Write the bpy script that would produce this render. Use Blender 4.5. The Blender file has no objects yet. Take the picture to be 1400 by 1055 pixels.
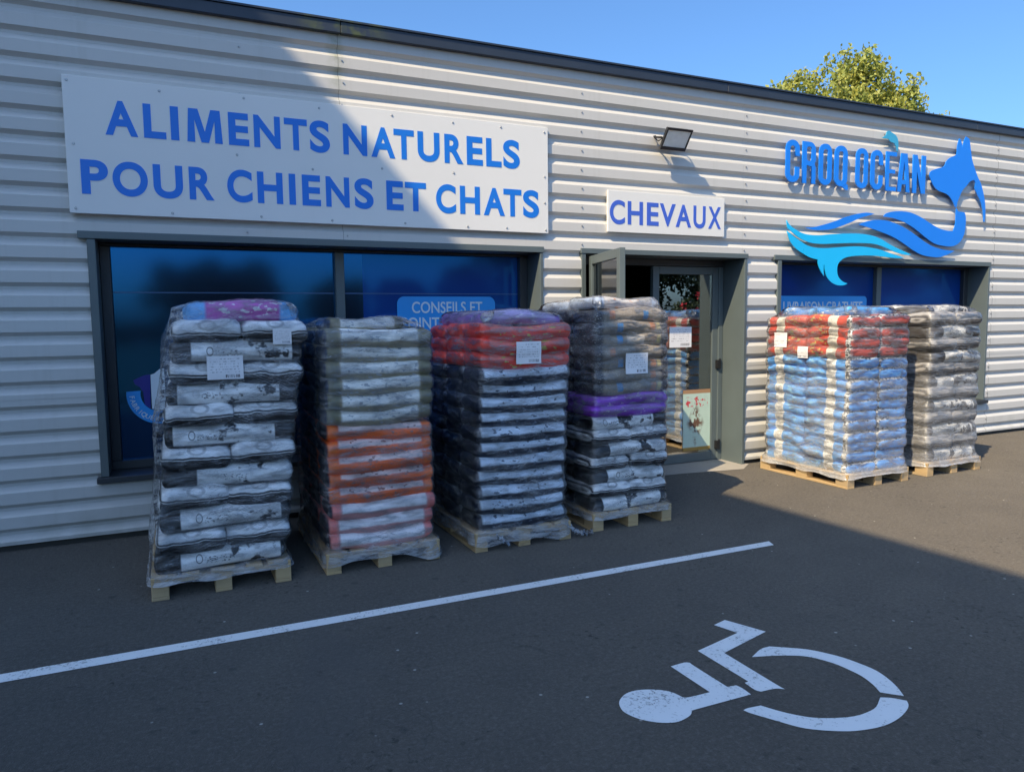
import bpy, bmesh, math, random
from mathutils import Vector, Matrix, noise
from mathutils.bvhtree import BVHTree
R = math.radians
scene = bpy.context.scene
col = scene.collection

# ------------------------------------------------------------------ camera, sky, sun, exposure
yaw, pitch, roll = 0.43247, -0.08974, -0.01182
fw = Vector((math.sin(yaw) * math.cos(pitch), math.cos(yaw) * math.cos(pitch), math.sin(pitch)))
rt = Vector((math.cos(yaw), -math.sin(yaw), 0)); up = rt.cross(fw)
r2 = rt * math.cos(roll) + up * math.sin(roll); u2 = -rt * math.sin(roll) + up * math.cos(roll)
cd = bpy.data.cameras.new('camera'); cam = bpy.data.objects.new('camera', cd); col.objects.link(cam)
cd.sensor_width = 36.0; cd.lens = 1002.24 / 1400 * 36; cd.clip_end = 2000; cd.clip_start = 0.05
m = Matrix((r2, u2, -fw)).transposed().to_4x4(); m.translation = Vector((0, -6.5, 1.7))
cam.matrix_world = m
scene.camera = cam

SUN = Vector((0.915, 0.465, -1.0)).normalized()        # direction the light travels
elev = math.asin(-SUN.z); azim = math.atan2(-SUN.x, -SUN.y)
w = bpy.data.worlds.new('World'); scene.world = w; w.use_nodes = True
nt = w.node_tree; nt.nodes.clear()
sky = nt.nodes.new('ShaderNodeTexSky'); sky.sky_type = 'NISHITA'; sky.sun_disc = False
sky.sun_elevation = elev; sky.sun_rotation = azim % (2 * math.pi)
sky.air_density = 1.0; sky.dust_density = 2.5; sky.ozone_density = 10.0; sky.altitude = 0
bg = nt.nodes.new('ShaderNodeBackground'); bg.inputs['Strength'].default_value = 0.15
wo = nt.nodes.new('ShaderNodeOutputWorld')
tn = nt.nodes.new('ShaderNodeMix'); tn.data_type = 'RGBA'; tn.blend_type = 'MULTIPLY'; tn.inputs[0].default_value = 1.0
tn.inputs[7].default_value = (0.84, 0.95, 0.96, 1)          # clear, deep blue late summer sky
nt.links.new(sky.outputs[0], tn.inputs[6]); nt.links.new(tn.outputs[2], bg.inputs[0]); nt.links.new(bg.outputs[0], wo.inputs[0])
sl = bpy.data.lights.new('sun', 'SUN'); sl.energy = 3.75; sl.angle = R(0.32); sl.color = (1.0, 0.81, 0.53)
so = bpy.data.objects.new('sun', sl); col.objects.link(so)
so.rotation_euler = SUN.to_track_quat('-Z', 'Y').to_euler(); so.location = (-20, -15, 25)
scene.view_settings.view_transform = 'Standard'; scene.view_settings.look = 'None'
scene.view_settings.exposure = 0.80; scene.view_settings.gamma = 1.0
scene.view_settings.use_curve_mapping = False
scene.cycles.use_denoising = True
scene.cycles.max_bounces = 10; scene.cycles.transparent_max_bounces = 16
scene.cycles.caustics_reflective = False; scene.cycles.caustics_refractive = False

# ------------------------------------------------------------------ helpers
def tag(o, label=None, cat=None, group=None, kind=None):
    for k, v in (('label', label), ('category', cat), ('group', group), ('kind', kind)):
        if v: o[k] = v
    return o

def link(name, me, parent=None, mat=None):
    o = bpy.data.objects.new(name, me); col.objects.link(o)
    if parent is not None:
        o.parent = parent
    if mat is not None and me is not None:
        me.materials.clear(); me.materials.append(mat)
    return o

def empty(name, loc, label, cat, group=None):
    o = bpy.data.objects.new(name, None); col.objects.link(o); o.location = loc
    o.empty_display_size = 0.2
    return tag(o, label, cat, group)

def keep_world(o):
    """child meshes are written in world coordinates: cancel the parent's offset"""
    p = o.parent; off = Vector((0, 0, 0))
    while p is not None:
        off += p.location; p = p.parent
    o.location = Vector(o.location) - off
    return o

class MB:
    def __init__(s): s.v = []; s.f = []
    def face(s, pts):
        i = len(s.v); s.v += [tuple(p) for p in pts]; s.f.append(tuple(range(i, i + len(pts))))
        return s
    def box(s, x0, x1, y0, y1, z0, z1):
        i = len(s.v)
        s.v += [(x0, y0, z0), (x1, y0, z0), (x1, y1, z0), (x0, y1, z0), (x0, y0, z1), (x1, y0, z1), (x1, y1, z1), (x0, y1, z1)]
        for q in ((3, 2, 1, 0), (4, 5, 6, 7), (0, 1, 5, 4), (1, 2, 6, 5), (2, 3, 7, 6), (3, 0, 4, 7)):
            s.f.append(tuple(i + k for k in q))
        return s
    def tube(s, p, q, ra, rb=None, n=8):
        rb = ra if rb is None else rb
        p, q = Vector(p), Vector(q); d = (q - p).normalized()
        a = d.orthogonal().normalized(); b = d.cross(a); i = len(s.v)
        for c, r in ((p, ra), (q, rb)):
            for k in range(n):
                t = 2 * math.pi * k / n
                s.v.append(tuple(c + a * (r * math.cos(t)) + b * (r * math.sin(t))))
        for k in range(n):
            k2 = (k + 1) % n; s.f.append((i + k, i + k2, i + n + k2, i + n + k))
        s.f.append(tuple(i + k for k in reversed(range(n)))); s.f.append(tuple(i + n + k for k in range(n)))
        return s
    def mesh(s, name, smooth=False):
        me = bpy.data.meshes.new(name); me.from_pydata(s.v, [], s.f); me.update()
        if smooth:
            me.polygons.foreach_set('use_smooth', [True] * len(me.polygons))
        return me
    def build(s, name, mat, parent=None, smooth=False, bevel=0):
        o = link(name, s.mesh(name, smooth), parent, mat)
        if bevel:
            bm = bmesh.new(); bm.from_mesh(o.data)
            bmesh.ops.bevel(bm, geom=bm.edges[:], offset=bevel, segments=1, affect='EDGES', clamp_overlap=True)
            bm.to_mesh(o.data); bm.free()
        return keep_world(o)

# ---- node helper
class NB:
    def __init__(s, name):
        s.mat = bpy.data.materials.new(name); s.mat.use_nodes = True
        s.t = s.mat.node_tree; s.t.nodes.clear()
        s.out = s.t.nodes.new('ShaderNodeOutputMaterial')
        s.p = s.t.nodes.new('ShaderNodeBsdfPrincipled'); s.t.links.new(s.p.outputs[0], s.out.inputs[0])
        s.tc = None
    def put(s, inp, v):
        if hasattr(v, 'is_linked') or isinstance(v, bpy.types.NodeSocket): s.t.links.new(v, inp)
        elif isinstance(v, (tuple, list)) and len(v) == 3 and inp.type == 'RGBA': inp.default_value = (*v, 1)
        else: inp.default_value = v
    def set(s, **k):
        for n, v in k.items(): s.put(s.p.inputs[n.replace('_', ' ')], v)
        return s
    def coord(s, which='Object'):
        if s.tc is None: s.tc = s.t.nodes.new('ShaderNodeTexCoord')
        return s.tc.outputs[which]
    def math(s, op, a, b=0.0, clamp=False):
        n = s.t.nodes.new('ShaderNodeMath'); n.operation = op; n.use_clamp = clamp
        s.put(n.inputs[0], a); s.put(n.inputs[1], b); return n.outputs[0]
    def mix(s, f, a, b):
        n = s.t.nodes.new('ShaderNodeMix'); n.data_type = 'RGBA'
        s.put(n.inputs[0], f); s.put(n.inputs[6], a); s.put(n.inputs[7], b); return n.outputs[2]
    def ramp(s, x, lo, hi, a=0.0, b=1.0):
        n = s.t.nodes.new('ShaderNodeMapRange'); n.clamp = True
        s.put(n.inputs[0], x); n.inputs[1].default_value = lo; n.inputs[2].default_value = hi
        n.inputs[3].default_value = a; n.inputs[4].default_value = b; return n.outputs[0]
    def scale(s, vec, sc, loc=(0, 0, 0)):
        n = s.t.nodes.new('ShaderNodeMapping'); s.put(n.inputs[0], vec)
        n.inputs['Scale'].default_value = sc; n.inputs['Location'].default_value = loc; return n.outputs[0]
    def noise(s, vec, sc, detail=3, rough=0.55, w=None, dist=0.0, color=False):
        n = s.t.nodes.new('ShaderNodeTexNoise')
        if w is not None: n.noise_dimensions = '4D'; s.put(n.inputs['W'], w)
        s.put(n.inputs['Vector'], vec); n.inputs['Scale'].default_value = sc
        n.inputs['Detail'].default_value = detail; n.inputs['Roughness'].default_value = rough
        n.inputs['Distortion'].default_value = dist
        return n.outputs[1 if color else 0]
    def voronoi(s, vec, sc, out=0, feat='F1'):
        n = s.t.nodes.new('ShaderNodeTexVoronoi'); n.feature = feat; s.put(n.inputs['Vector'], vec)
        n.inputs['Scale'].default_value = sc; return n.outputs[out]
    def bump(s, h, strength=0.3, dist=0.01):
        n = s.t.nodes.new('ShaderNodeBump'); s.put(n.inputs['Height'], h)
        n.inputs['Strength'].default_value = strength; n.inputs['Distance'].default_value = dist
        s.t.links.new(n.outputs[0], s.p.inputs['Normal']); return n.outputs[0]
    def sep(s, vec):
        n = s.t.nodes.new('ShaderNodeSeparateXYZ'); s.put(n.inputs[0], vec); return n.outputs
    def rnd(s):
        n = s.t.nodes.new('ShaderNodeObjectInfo'); return n.outputs['Random']
    def band(s, x, lo, hi, soft=0.01):
        return s.math('MULTIPLY', s.ramp(x, lo - soft, lo + soft), s.ramp(x, hi - soft, hi + soft, 1.0, 0.0))

def simple(name, c, rough=0.5, var=0.12, sc=6.0, metal=0.0, bump=0.0, bsc=60, spec=0.5, coat=0.0):
    b = NB(name); v = b.coord('Object')
    n = b.noise(v, sc, 4)
    lo = tuple(x * (1 - var) for x in c); hi = tuple(min(1, x * (1 + var)) for x in c)
    b.set(Base_Color=b.mix(n, lo, hi), Roughness=b.ramp(n, 0.2, 0.8, rough * 0.85, min(1, rough * 1.15)), Metallic=metal, Specular_IOR_Level=spec, Coat_Weight=coat)
    if bump: b.bump(b.noise(v, bsc, 3), bump, 0.01)
    return b.mat

# ------------------------------------------------------------------ materials
b = NB('asphalt'); v = b.coord('Object')
big = b.noise(v, 0.35, 4, 0.6); mid = b.noise(v, 3.0, 5, 0.6); fine = b.noise(v, 90, 3, 0.7)
agg = b.voronoi(v, 140)
c = b.mix(b.ramp(big, 0.3, 0.7), (0.092, 0.081, 0.068), (0.124, 0.110, 0.092))
c = b.mix(b.ramp(mid, 0.35, 0.75, 0, 0.35), c, (0.062, 0.057, 0.052))
c = b.mix(b.ramp(fine, 0.35, 0.7, 0, 0.5), c, (0.052, 0.049, 0.046))
c = b.mix(b.ramp(agg, 0.0, 0.22, 0.40, 0.0), c, (0.34, 0.32, 0.29))
pit = b.noise(v, 22, 3, 0.6); c = b.mix(b.math('MULTIPLY', b.ramp(pit, 0.58, 0.68, 0, 0.75), b.ramp(b.noise(b.scale(v, (1, 1, 1), (5, 9, 0)), 1.3, 3), 0.45, 0.65)), c, (0.024, 0.023, 0.022))
gr2 = b.noise(v, 42, 2, 0.7); c = b.mix(b.ramp(gr2, 0.52, 0.72, 0, 0.28), c, (0.20, 0.185, 0.165)); c = b.mix(b.ramp(gr2, 0.28, 0.46, 0.35, 0), c, (0.04, 0.038, 0.036))       # open pits in the surface
sp = b.voronoi(b.scale(v, (1, 1, 1), (3.1, 1.7, 0)), 5.5); c = b.mix(b.ramp(sp, 0.03, 0.055, 0.75, 0), c, (0.40, 0.38, 0.35))   # pale grit
spd = b.voronoi(b.scale(v, (1, 1, 1), (7.7, 4.2, 0)), 3.2); c = b.mix(b.ramp(b.math('ADD', spd, b.math('MULTIPLY', mid, 0.10)), 0.10, 0.14, 0.6, 0), c, (0.05, 0.048, 0.046))   # gum and oil drips
st_ = b.noise(b.scale(v, (0.9, 0.5, 1), (11, 3, 0)), 1.1, 5, 0.7, dist=0.8); c = b.mix(b.ramp(st_, 0.58, 0.70, 0, 0.35), c, (0.085, 0.08, 0.075))  # old stains
crk = b.voronoi(b.noise(v, 0.9, 4, 0.6, dist=0.5, color=True), 3.0, 0, 'DISTANCE_TO_EDGE'); c = b.mix(b.ramp(crk, 0.0, 0.006, 0.5, 0), c, (0.05, 0.048, 0.045))
b.set(Base_Color=c, Roughness=0.92, Specular_IOR_Level=0.2, Diffuse_Roughness=1.0)
b.bump(b.math('ADD', b.math('MULTIPLY', fine, 0.6), agg), 0.5, 0.006); M_asphalt = b.mat

b = NB('road_paint'); v = b.coord('Object')
wear = b.noise(v, 55, 4, 0.7); bigw = b.noise(v, 5, 3)
f = b.ramp(b.math('ADD', b.math('ADD', wear, b.math('MULTIPLY', b.noise(v, 160, 2, 0.6), 0.25)), b.math('MULTIPLY', bigw, 0.45)), 0.66, 0.76)
b.set(Base_Color=b.mix(f, (0.30, 0.29, 0.27), b.mix(bigw, (0.70, 0.69, 0.66), (0.82, 0.81, 0.79))), Roughness=0.75)
b.bump(wear, 0.4, 0.004); M_paint = b.mat

b = NB('cladding_steel'); v = b.coord('Object')
n1 = b.noise(b.scale(v, (0.5, 0.5, 3)), 2.0, 4); st = b.noise(b.scale(v, (9, 9, 0.35)), 1.2, 5, 0.6)
c = b.mix(n1, (0.56, 0.55, 0.525), (0.61, 0.60, 0.575))
c = b.mix(b.ramp(st, 0.55, 0.80, 0, 0.28), c, (0.40, 0.39, 0.34))
x, y, z = b.sep(v)
# green algae running down from the roof joint at x = 1.4
al = b.math('MULTIPLY', b.band(b.math('ADD', x, b.math('MULTIPLY', b.noise(v, 6, 3), 0.12)), 1.40, 1.49, 0.05), b.ramp(z, 3.45, 4.15))
c = b.mix(b.math('MULTIPLY', al, b.ramp(b.noise(v, 14, 4), 0.3, 0.7)), c, (0.22, 0.25, 0.12))
lo = b.math('MULTIPLY', b.ramp(z, 0.05, 0.35, 1, 0), b.ramp(b.noise(v, 4, 4), 0.4, 0.7))
c = b.mix(b.math('MULTIPLY', lo, 0.4), c, (0.24, 0.25, 0.18))
b.set(Base_Color=c, Roughness=0.42, Specular_IOR_Level=0.5); b.bump(b.noise(v, 3.5, 2), 0.06, 0.02); M_clad = b.mat

b = NB('roof_trim_steel'); v = b.coord('Object'); x, y, z = b.sep(v)
al = b.math('MULTIPLY', b.band(x, 1.15, 1.75, 0.15), b.ramp(b.noise(v, 9, 4), 0.42, 0.62))
c = b.mix(b.noise(v, 3, 4), (0.022, 0.032, 0.052), (0.034, 0.046, 0.070))
b.set(Base_Color=b.mix(b.math('MULTIPLY', al, 0.75), c, (0.10, 0.12, 0.03)), Roughness=0.45); M_trim = b.mat

M_frame = simple('anthracite_frame', (0.105, 0.132, 0.138), 0.42, 0.12, 4)
M_frame_dk = simple('anthracite_profile', (0.03, 0.035, 0.042), 0.45, 0.1, 4)
M_sign = simple('white_sign_panel', (0.78, 0.775, 0.75), 0.45, 0.05, 1.5)
M_blue_print = simple('blue_print', (0.009, 0.185, 0.72), 0.4, 0.06, 2)
M_violet_print = simple('violet_blue_print', (0.055, 0.13, 0.60), 0.4, 0.06, 2)
M_logo_dk = simple('logo_blue', (0.010, 0.22, 0.86), 0.3, 0.05, 2)
M_logo_lt = simple('logo_light_blue', (0.012, 0.50, 0.92), 0.3, 0.05, 2)
M_logo_cy = simple('logo_teal', (0.05, 0.38, 0.62), 0.35, 0.05, 2)
M_steel = simple('zinc_steel', (0.45, 0.45, 0.45), 0.35, 0.1, 20, 0.8)
M_black = simple('black_plastic', (0.015, 0.015, 0.017), 0.4, 0.1, 10)
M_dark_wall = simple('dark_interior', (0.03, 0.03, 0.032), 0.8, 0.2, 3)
M_plinth = simple('concrete_plinth', (0.06, 0.057, 0.05), 0.9, 0.35, 5, bump=0.3)
M_apron = simple('concrete_threshold', (0.36, 0.33, 0.29), 0.9, 0.15, 8, bump=0.3)
M_paper = None
b = NB('printed_paper'); v = b.coord('Object'); x, y, z = b.sep(v)
g = b.coord('Generated')
gx, gy, gz = b.sep(g)
ln = b.math('GREATER_THAN', b.math('FRACT', b.math('MULTIPLY', gz, 9.0)), 0.62)
tx = b.ramp(b.noise(b.scale(g, (26, 1, 9)), 1.0, 2), 0.5, 0.56)
ink = b.math('MULTIPLY', b.math('MULTIPLY', ln, tx), b.math('MULTIPLY', b.band(gx, 0.08, 0.9), b.band(gz, 0.28, 0.9)))
bar = b.math('MULTIPLY', b.math('MULTIPLY', b.band(gx, 0.5, 0.92), b.band(gz, 0.07, 0.2)), b.math('GREATER_THAN', b.noise(b.scale(g, (70, 1, 0.01)), 1.0, 1), 0.5))
b.set(Base_Color=b.mix(b.math('MAXIMUM', b.math('MULTIPLY', ink, 0.6), bar), (0.80, 0.80, 0.82), (0.10, 0.10, 0.12)), Roughness=0.6)
M_paper = b.mat

def glass(name, tint, refl, rough=0.0):
    b = NB(name); t = b.t; t.nodes.remove(b.p)
    tr = t.nodes.new('ShaderNodeBsdfTransparent'); tr.inputs[0].default_value = (*tint, 1)
    gl = t.nodes.new('ShaderNodeBsdfGlossy'); gl.inputs['Roughness'].default_value = rough; gl.inputs[0].default_value = (0.95, 0.97, 1, 1)
    lw = t.nodes.new('ShaderNodeFresnel'); lw.inputs[0].default_value = 1.5
    f = b.math('ADD', b.math('MULTIPLY', lw.outputs[0], 1.2), refl, True)
    mx = t.nodes.new('ShaderNodeMixShader'); b.put(mx.inputs[0], f)
    t.links.new(tr.outputs[0], mx.inputs[1]); t.links.new(gl.outputs[0], mx.inputs[2]); t.links.new(mx.outputs[0], b.out.inputs[0])
    bp = t.nodes.new('ShaderNodeBump'); bp.inputs['Strength'].default_value = 0.02; bp.inputs['Distance'].default_value = 0.02
    b.put(bp.inputs['Height'], b.noise(b.coord('Object'), 1.3, 1)); t.links.new(bp.outputs[0], gl.inputs['Normal'])
    return b.mat
M_glass = glass('door_glass', (0.55, 0.60, 0.60), 0.30)
M_leaf_glass = glass('leaf_glass', (0.82, 0.86, 0.86), 0.02)
def vinyl(name, c, cc, tint, amt, rough=0.06):
    b = NB(name); v = b.coord('Object'); t = b.t
    n = b.noise(v, 0.8, 3)
    b.set(Base_Color=b.mix(n, c, cc), Roughness=0.4, Specular_IOR_Level=0.2)
    gl = t.nodes.new('ShaderNodeBsdfGlossy'); gl.inputs['Roughness'].default_value = rough; gl.inputs[0].default_value = (*tint, 1)
    bp = t.nodes.new('ShaderNodeBump'); bp.inputs['Strength'].default_value = 0.02; bp.inputs['Distance'].default_value = 0.02
    b.put(bp.inputs['Height'], b.noise(v, 1.1, 1)); t.links.new(bp.outputs[0], gl.inputs['Normal'])
    mx = t.nodes.new('ShaderNodeMixShader'); mx.inputs[0].default_value = amt
    t.links.new(b.p.outputs[0], mx.inputs[1]); t.links.new(gl.outputs[0], mx.inputs[2]); t.links.new(mx.outputs[0], b.out.inputs[0])
    return b.mat
M_vin_navy = vinyl('tinted_pane_navy', (0.002, 0.005, 0.018), (0.003, 0.008, 0.028), (0.02, 0.20, 0.55), 0.42, 0.075)
M_vin_blue = vinyl('blue_window_vinyl', (0.002, 0.042, 0.26), (0.003, 0.055, 0.32), (0.02, 0.24, 0.62), 0.24, 0.06)
M_stick = simple('sticker_blue', (0.03, 0.36, 0.88), 0.35, 0.08, 3)
M_stick_navy = simple('sticker_navy', (0.02, 0.02, 0.25), 0.35, 0.08, 3)
M_stick_txt = simple('sticker_white', (0.82, 0.88, 0.92), 0.4, 0.05, 3)
M_mint = None
b = NB('poster_print'); g = b.coord('Generated'); gx, gy, gz = b.sep(g)
blob = b.ramp(b.noise(b.scale(g, (5, 1, 6)), 1.0, 5, 0.65), 0.46, 0.54)
dx = b.math('ABSOLUTE', b.math('SUBTRACT', gx, 0.45)); dz = b.math('ABSOLUTE', b.math('SUBTRACT', gz, 0.45))
inm = b.ramp(b.math('ADD', b.math('MULTIPLY', dx, 1.2), dz), 0.26, 0.42, 1, 0)
c = b.mix(b.noise(g, 6, 4), (0.42, 0.58, 0.50), (0.55, 0.68, 0.60))
c = b.mix(b.math('MULTIPLY', blob, inm), c, (0.14, 0.075, 0.05))
scr = b.math('MULTIPLY', b.ramp(b.noise(b.scale(g, (9, 1, 16)), 1.0, 4), 0.52, 0.56), b.math('MULTIPLY', b.band(gz, 0.72, 0.88), b.band(gx, 0.1, 0.9)))
c = b.mix(scr, c, (0.55, 0.05, 0.07))
c = b.mix(b.ramp(gz, 0.93, 0.94), c, (0.38, 0.22, 0.12)); c = b.mix(b.ramp(gz, 0.05, 0.06, 1, 0), c, (0.35, 0.22, 0.06))
b.set(Base_Color=c, Roughness=0.4); M_mint = b.mat

b = NB('pine_wood'); v = b.coord('Object'); r = b.rnd()
gr = b.noise(b.scale(v, (3, 3, 40)), 1.5, 5, 0.6, w=b.math('MULTIPLY', r, 20))
kn = b.noise(v, 7, 3, w=b.math('MULTIPLY', r, 9))
c = b.mix(gr, (0.42, 0.27, 0.12), (0.62, 0.45, 0.24))
c = b.mix(b.ramp(r, 0, 1, 0, 0.45), c, (0.34, 0.27, 0.18))
c = b.mix(b.ramp(kn, 0.62, 0.75, 0, 0.6), c, (0.16, 0.09, 0.04))
b.set(Base_Color=c, Roughness=0.75); b.bump(gr, 0.3, 0.004); M_wood = b.mat

# stretch film: several milky layers of clear plastic, wrinkled
def film_mat(name, lo, hi, seed, low=0.0):
    b = NB(name); v = b.coord('Object')
    s1 = b.noise(b.scale(v, (3, 3, 16), (seed, 0, 0)), 2.0, 5, 0.65, dist=0.6)
    s2 = b.noise(b.scale(v, (7, 7, 30), (0, seed, 0)), 2.6, 4, 0.6, dist=1.5)
    s3 = b.noise(b.scale(v, (1.2, 1.2, 1.6), (0, 0, seed)), 1.6, 3)
    vert = b.noise(b.scale(v, (24, 24, 1.2)), 1.0, 3, 0.5, dist=0.4)
    X_, Y_, Z_ = b.sep(v); uu = b.math('ADD', X_, Y_)
    def diag(k, sd_):
        cb = b.t.nodes.new('ShaderNodeCombineXYZ'); b.put(cb.inputs[0], b.math('MULTIPLY', b.math('ADD', Z_, b.math('MULTIPLY', uu, k)), 15.0))
        b.put(cb.inputs[1], b.math('MULTIPLY', uu, 1.1)); cb.inputs[2].default_value = sd_ + seed
        return b.noise(cb.outputs[0], 1.0, 4, 0.6, dist=0.9)
    g1 = diag(0.42, 0.0); g2 = diag(-0.36, 5.0)
    r1 = b.ramp(b.math('ABSOLUTE', b.math('SUBTRACT', g1, 0.5)), 0.0, 0.022, 1.0, 0.0); r2_ = b.ramp(b.math('ABSOLUTE', b.math('SUBTRACT', g2, 0.52)), 0.0, 0.018, 1.0, 0.0)
    rid = b.math('MULTIPLY', b.math('MAXIMUM', r1, r2_), b.ramp(s3, 0.42, 0.60))
    h = b.math('ADD', b.math('ADD', s1, b.math('MULTIPLY', s2, 0.5)), b.math('MULTIPLY', vert, 0.75))
    h = b.math('ADD', h, b.math('MULTIPLY', rid, 0.35))
    a = b.math('ADD', b.ramp(s1, 0.46, 0.72, lo, hi), b.ramp(s3, 0.40, 0.75, -0.03, 0.07))
    cr = b.ramp(b.math('ABSOLUTE', b.math('SUBTRACT', s2, 0.5)), 0.0, 0.02, 0.16, 0.0)
    cr = b.math('ADD', cr, b.math('MULTIPLY', rid, 0.26))
    if low:
        x, y, z = b.sep(v); a = b.math('ADD', a, b.math('MULTIPLY', b.ramp(z, 1.02, 1.10, 1, 0), low))
    _z = b.sep(v)[2]; a = b.math('ADD', a, b.math('MULTIPLY', b.ramp(_z, 0.135, 0.165, 1, 0), b.ramp(s1, 0.3, 0.6, 0.12, 0.34)))
    a = b.math('ADD', a, cr, True)
    t = b.t; t.nodes.remove(b.p)
    bp = t.nodes.new('ShaderNodeBump'); bp.inputs['Strength'].default_value = 0.5; bp.inputs['Distance'].default_value = 0.022; b.put(bp.inputs['Height'], h)
    tr = t.nodes.new('ShaderNodeBsdfTransparent'); tr.inputs[0].default_value = (1, 1, 1, 1)
    df = t.nodes.new('ShaderNodeBsdfDiffuse'); df.inputs[0].default_value = (0.86, 0.87, 0.90, 1); t.links.new(bp.outputs[0], df.inputs['Normal'])
    gl = t.nodes.new('ShaderNodeBsdfGlossy'); gl.inputs['Roughness'].default_value = 0.13; t.links.new(bp.outputs[0], gl.inputs['Normal'])
    m1 = t.nodes.new('ShaderNodeMixShader'); tl = t.nodes.new('ShaderNodeBsdfTranslucent'); tl.inputs[0].default_value = (0.92, 0.93, 0.95, 1)
    m0 = t.nodes.new('ShaderNodeMixShader'); m0.inputs[0].default_value = 0.35; t.links.new(df.outputs[0], m0.inputs[1]); t.links.new(tl.outputs[0], m0.inputs[2])
    b.put(m1.inputs[0], a); t.links.new(tr.outputs[0], m1.inputs[1]); t.links.new(m0.outputs[0], m1.inputs[2])
    fr = t.nodes.new('ShaderNodeFresnel'); fr.inputs[0].default_value = 1.6; t.links.new(bp.outputs[0], fr.inputs['Normal'])   # many layers reflect more than one
    f = b.math('MULTIPLY', fr.outputs[0], b.ramp(s1, 0.44, 0.72, 0.15, 2.4), True)
    m2 = t.nodes.new('ShaderNodeMixShader'); b.put(m2.inputs[0], f); t.links.new(m1.outputs[0], m2.inputs[1]); t.links.new(gl.outputs[0], m2.inputs[2])
    t.links.new(m2.outputs[0], b.out.inputs[0])
    return b.mat
M_film = film_mat('stretch_film_clear', 0.01, 0.30, 1.3)
M_film_tail = film_mat('stretch_film_crumpled', 0.25, 0.55, 9.0)
M_film_thin = film_mat('stretch_film_thin', 0.02, 0.28, 4.1, 0.14)
M_film_milky = film_mat('stretch_film_milky', 0.02, 0.28, 7.7)

# ---- printed bags; black and navy ones carry painted-in sheen (local x = length, z = thickness, written for the half sizes given)
BAGM = {}
def bag_base(name):
    b = NB(name); v = b.coord('Object'); g = b.coord('Generated'); gx, gy, gz = b.sep(g)
    ux = b.math('SUBTRACT', b.math('MULTIPLY', gx, 2.0), 1.0); uz = b.math('SUBTRACT', b.math('MULTIPLY', gz, 2.0), 1.0)
    uy = b.math('SUBTRACT', b.math('MULTIPLY', gy, 2.0), 1.0)
    r = b.rnd(); w4 = b.math('MULTIPLY', r, 37.0)
    b.bump(b.math('ADD', b.noise(b.scale(v, (14, 14, 30)), 1.0, 4, 0.6, w=w4, dist=0.8), b.math('MULTIPLY', b.noise(v, 60, 2), 0.2)), 0.55, 0.012)
    return b, v, ux, uy, uz, r, w4
def fin(b, c, rough=0.38):
    b.set(Base_Color=c, Roughness=rough, Specular_IOR_Level=0.5); BAGM[b.mat.name] = b.mat
def textmark(b, v, w4, dens=0.55):
    return b.ramp(b.noise(b.scale(v, (70, 70, 130)), 1.0, 2, 0.5, w=w4), dens, dens + 0.04)

def m_bw(name, white, black, amount):
    b, v, ux, uy, uz, r, w4 = bag_base(name)
    sh = b.math('ADD', ux, b.math('MULTIPLY', b.math('SUBTRACT', r, 0.5), 0.5))
    c = black
    pan = b.math('MULTIPLY', b.band(sh, -0.72, 0.80), b.ramp(uz, -0.62, -0.50))
    c = b.mix(pan, c, white)
    blob = b.ramp(b.noise(b.scale(v, (9, 9, 12)), 1.0, 3, 0.6, w=w4), amount, amount + 0.05)
    blob = b.math('MULTIPLY', blob, b.band(sh, -0.1, 0.75))
    c = b.mix(blob, c, black)
    d = b.math('ADD', b.math('POWER', b.math('MULTIPLY', b.math('SUBTRACT', sh, -0.45), 19.0), 2.0), b.math('POWER', b.math('MULTIPLY', b.math('SUBTRACT', uz, 0.12), 3.0), 2.0))
    ring = b.math('MULTIPLY', b.band(d, 0.55, 1.0, 0.10), b.ramp(b.math('FRACT', b.math('MULTIPLY', r, 5.7)), 0.3, 0.4, 0.15, 0.8)); c = b.mix(ring, c, black)
    t = b.math('MULTIPLY', b.math('MULTIPLY', textmark(b, v, w4), b.band(uz, -0.25, 0.2)), b.band(sh, -0.37, 0.02))
    c = b.mix(t, c, (0.12, 0.12, 0.13))
    fin(b, c)
m_bw('bag_white_black', (0.92, 0.92, 0.91), (0.008, 0.008, 0.009), 0.54)
def m_black(name, black, line):
    b, v, ux, uy, uz, r, w4 = bag_base(name)
    c = b.mix(b.noise(v, 3, 3, w=w4), black, tuple(x * 1.8 for x in black))
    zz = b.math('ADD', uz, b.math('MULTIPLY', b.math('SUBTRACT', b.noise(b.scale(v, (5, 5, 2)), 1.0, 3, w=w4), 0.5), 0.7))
    c = b.mix(b.math('MULTIPLY', b.ramp(zz, 0.0, 0.08), b.ramp(b.math('ABSOLUTE', uy), 0.88, 0.93, 1, 0)), c, line)  # pale upper half: the film's sky sheen painted into the bag colour
    edge_ = b.math('MULTIPLY', b.band(b.math('ABSOLUTE', uy), 0.955, 0.985, 0.01), b.band(uz, -0.5, 0.3))
    c = b.mix(b.math('MAXIMUM', edge_, b.band(zz, -0.14, -0.09, 0.02)), c, line)
    d = b.math('ADD', b.math('POWER', b.math('MULTIPLY', uy, 3.6), 2.0), b.math('POWER', b.math('MULTIPLY', b.math('SUBTRACT', uz, 0.55), 2.6), 2.0))
    c = b.mix(b.math('MULTIPLY', b.band(d, 0.35, 0.85, 0.1), 0.6), c, (0.3, 0.3, 0.31))
    fin(b, c)
m_black('bag_black_sheen', (0.006, 0.006, 0.008), (0.90, 0.90, 0.90))
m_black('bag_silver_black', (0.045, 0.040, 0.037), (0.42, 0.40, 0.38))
m_bw('bag_silver', (0.80, 0.78, 0.72), (0.050, 0.045, 0.042), 0.48)
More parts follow.
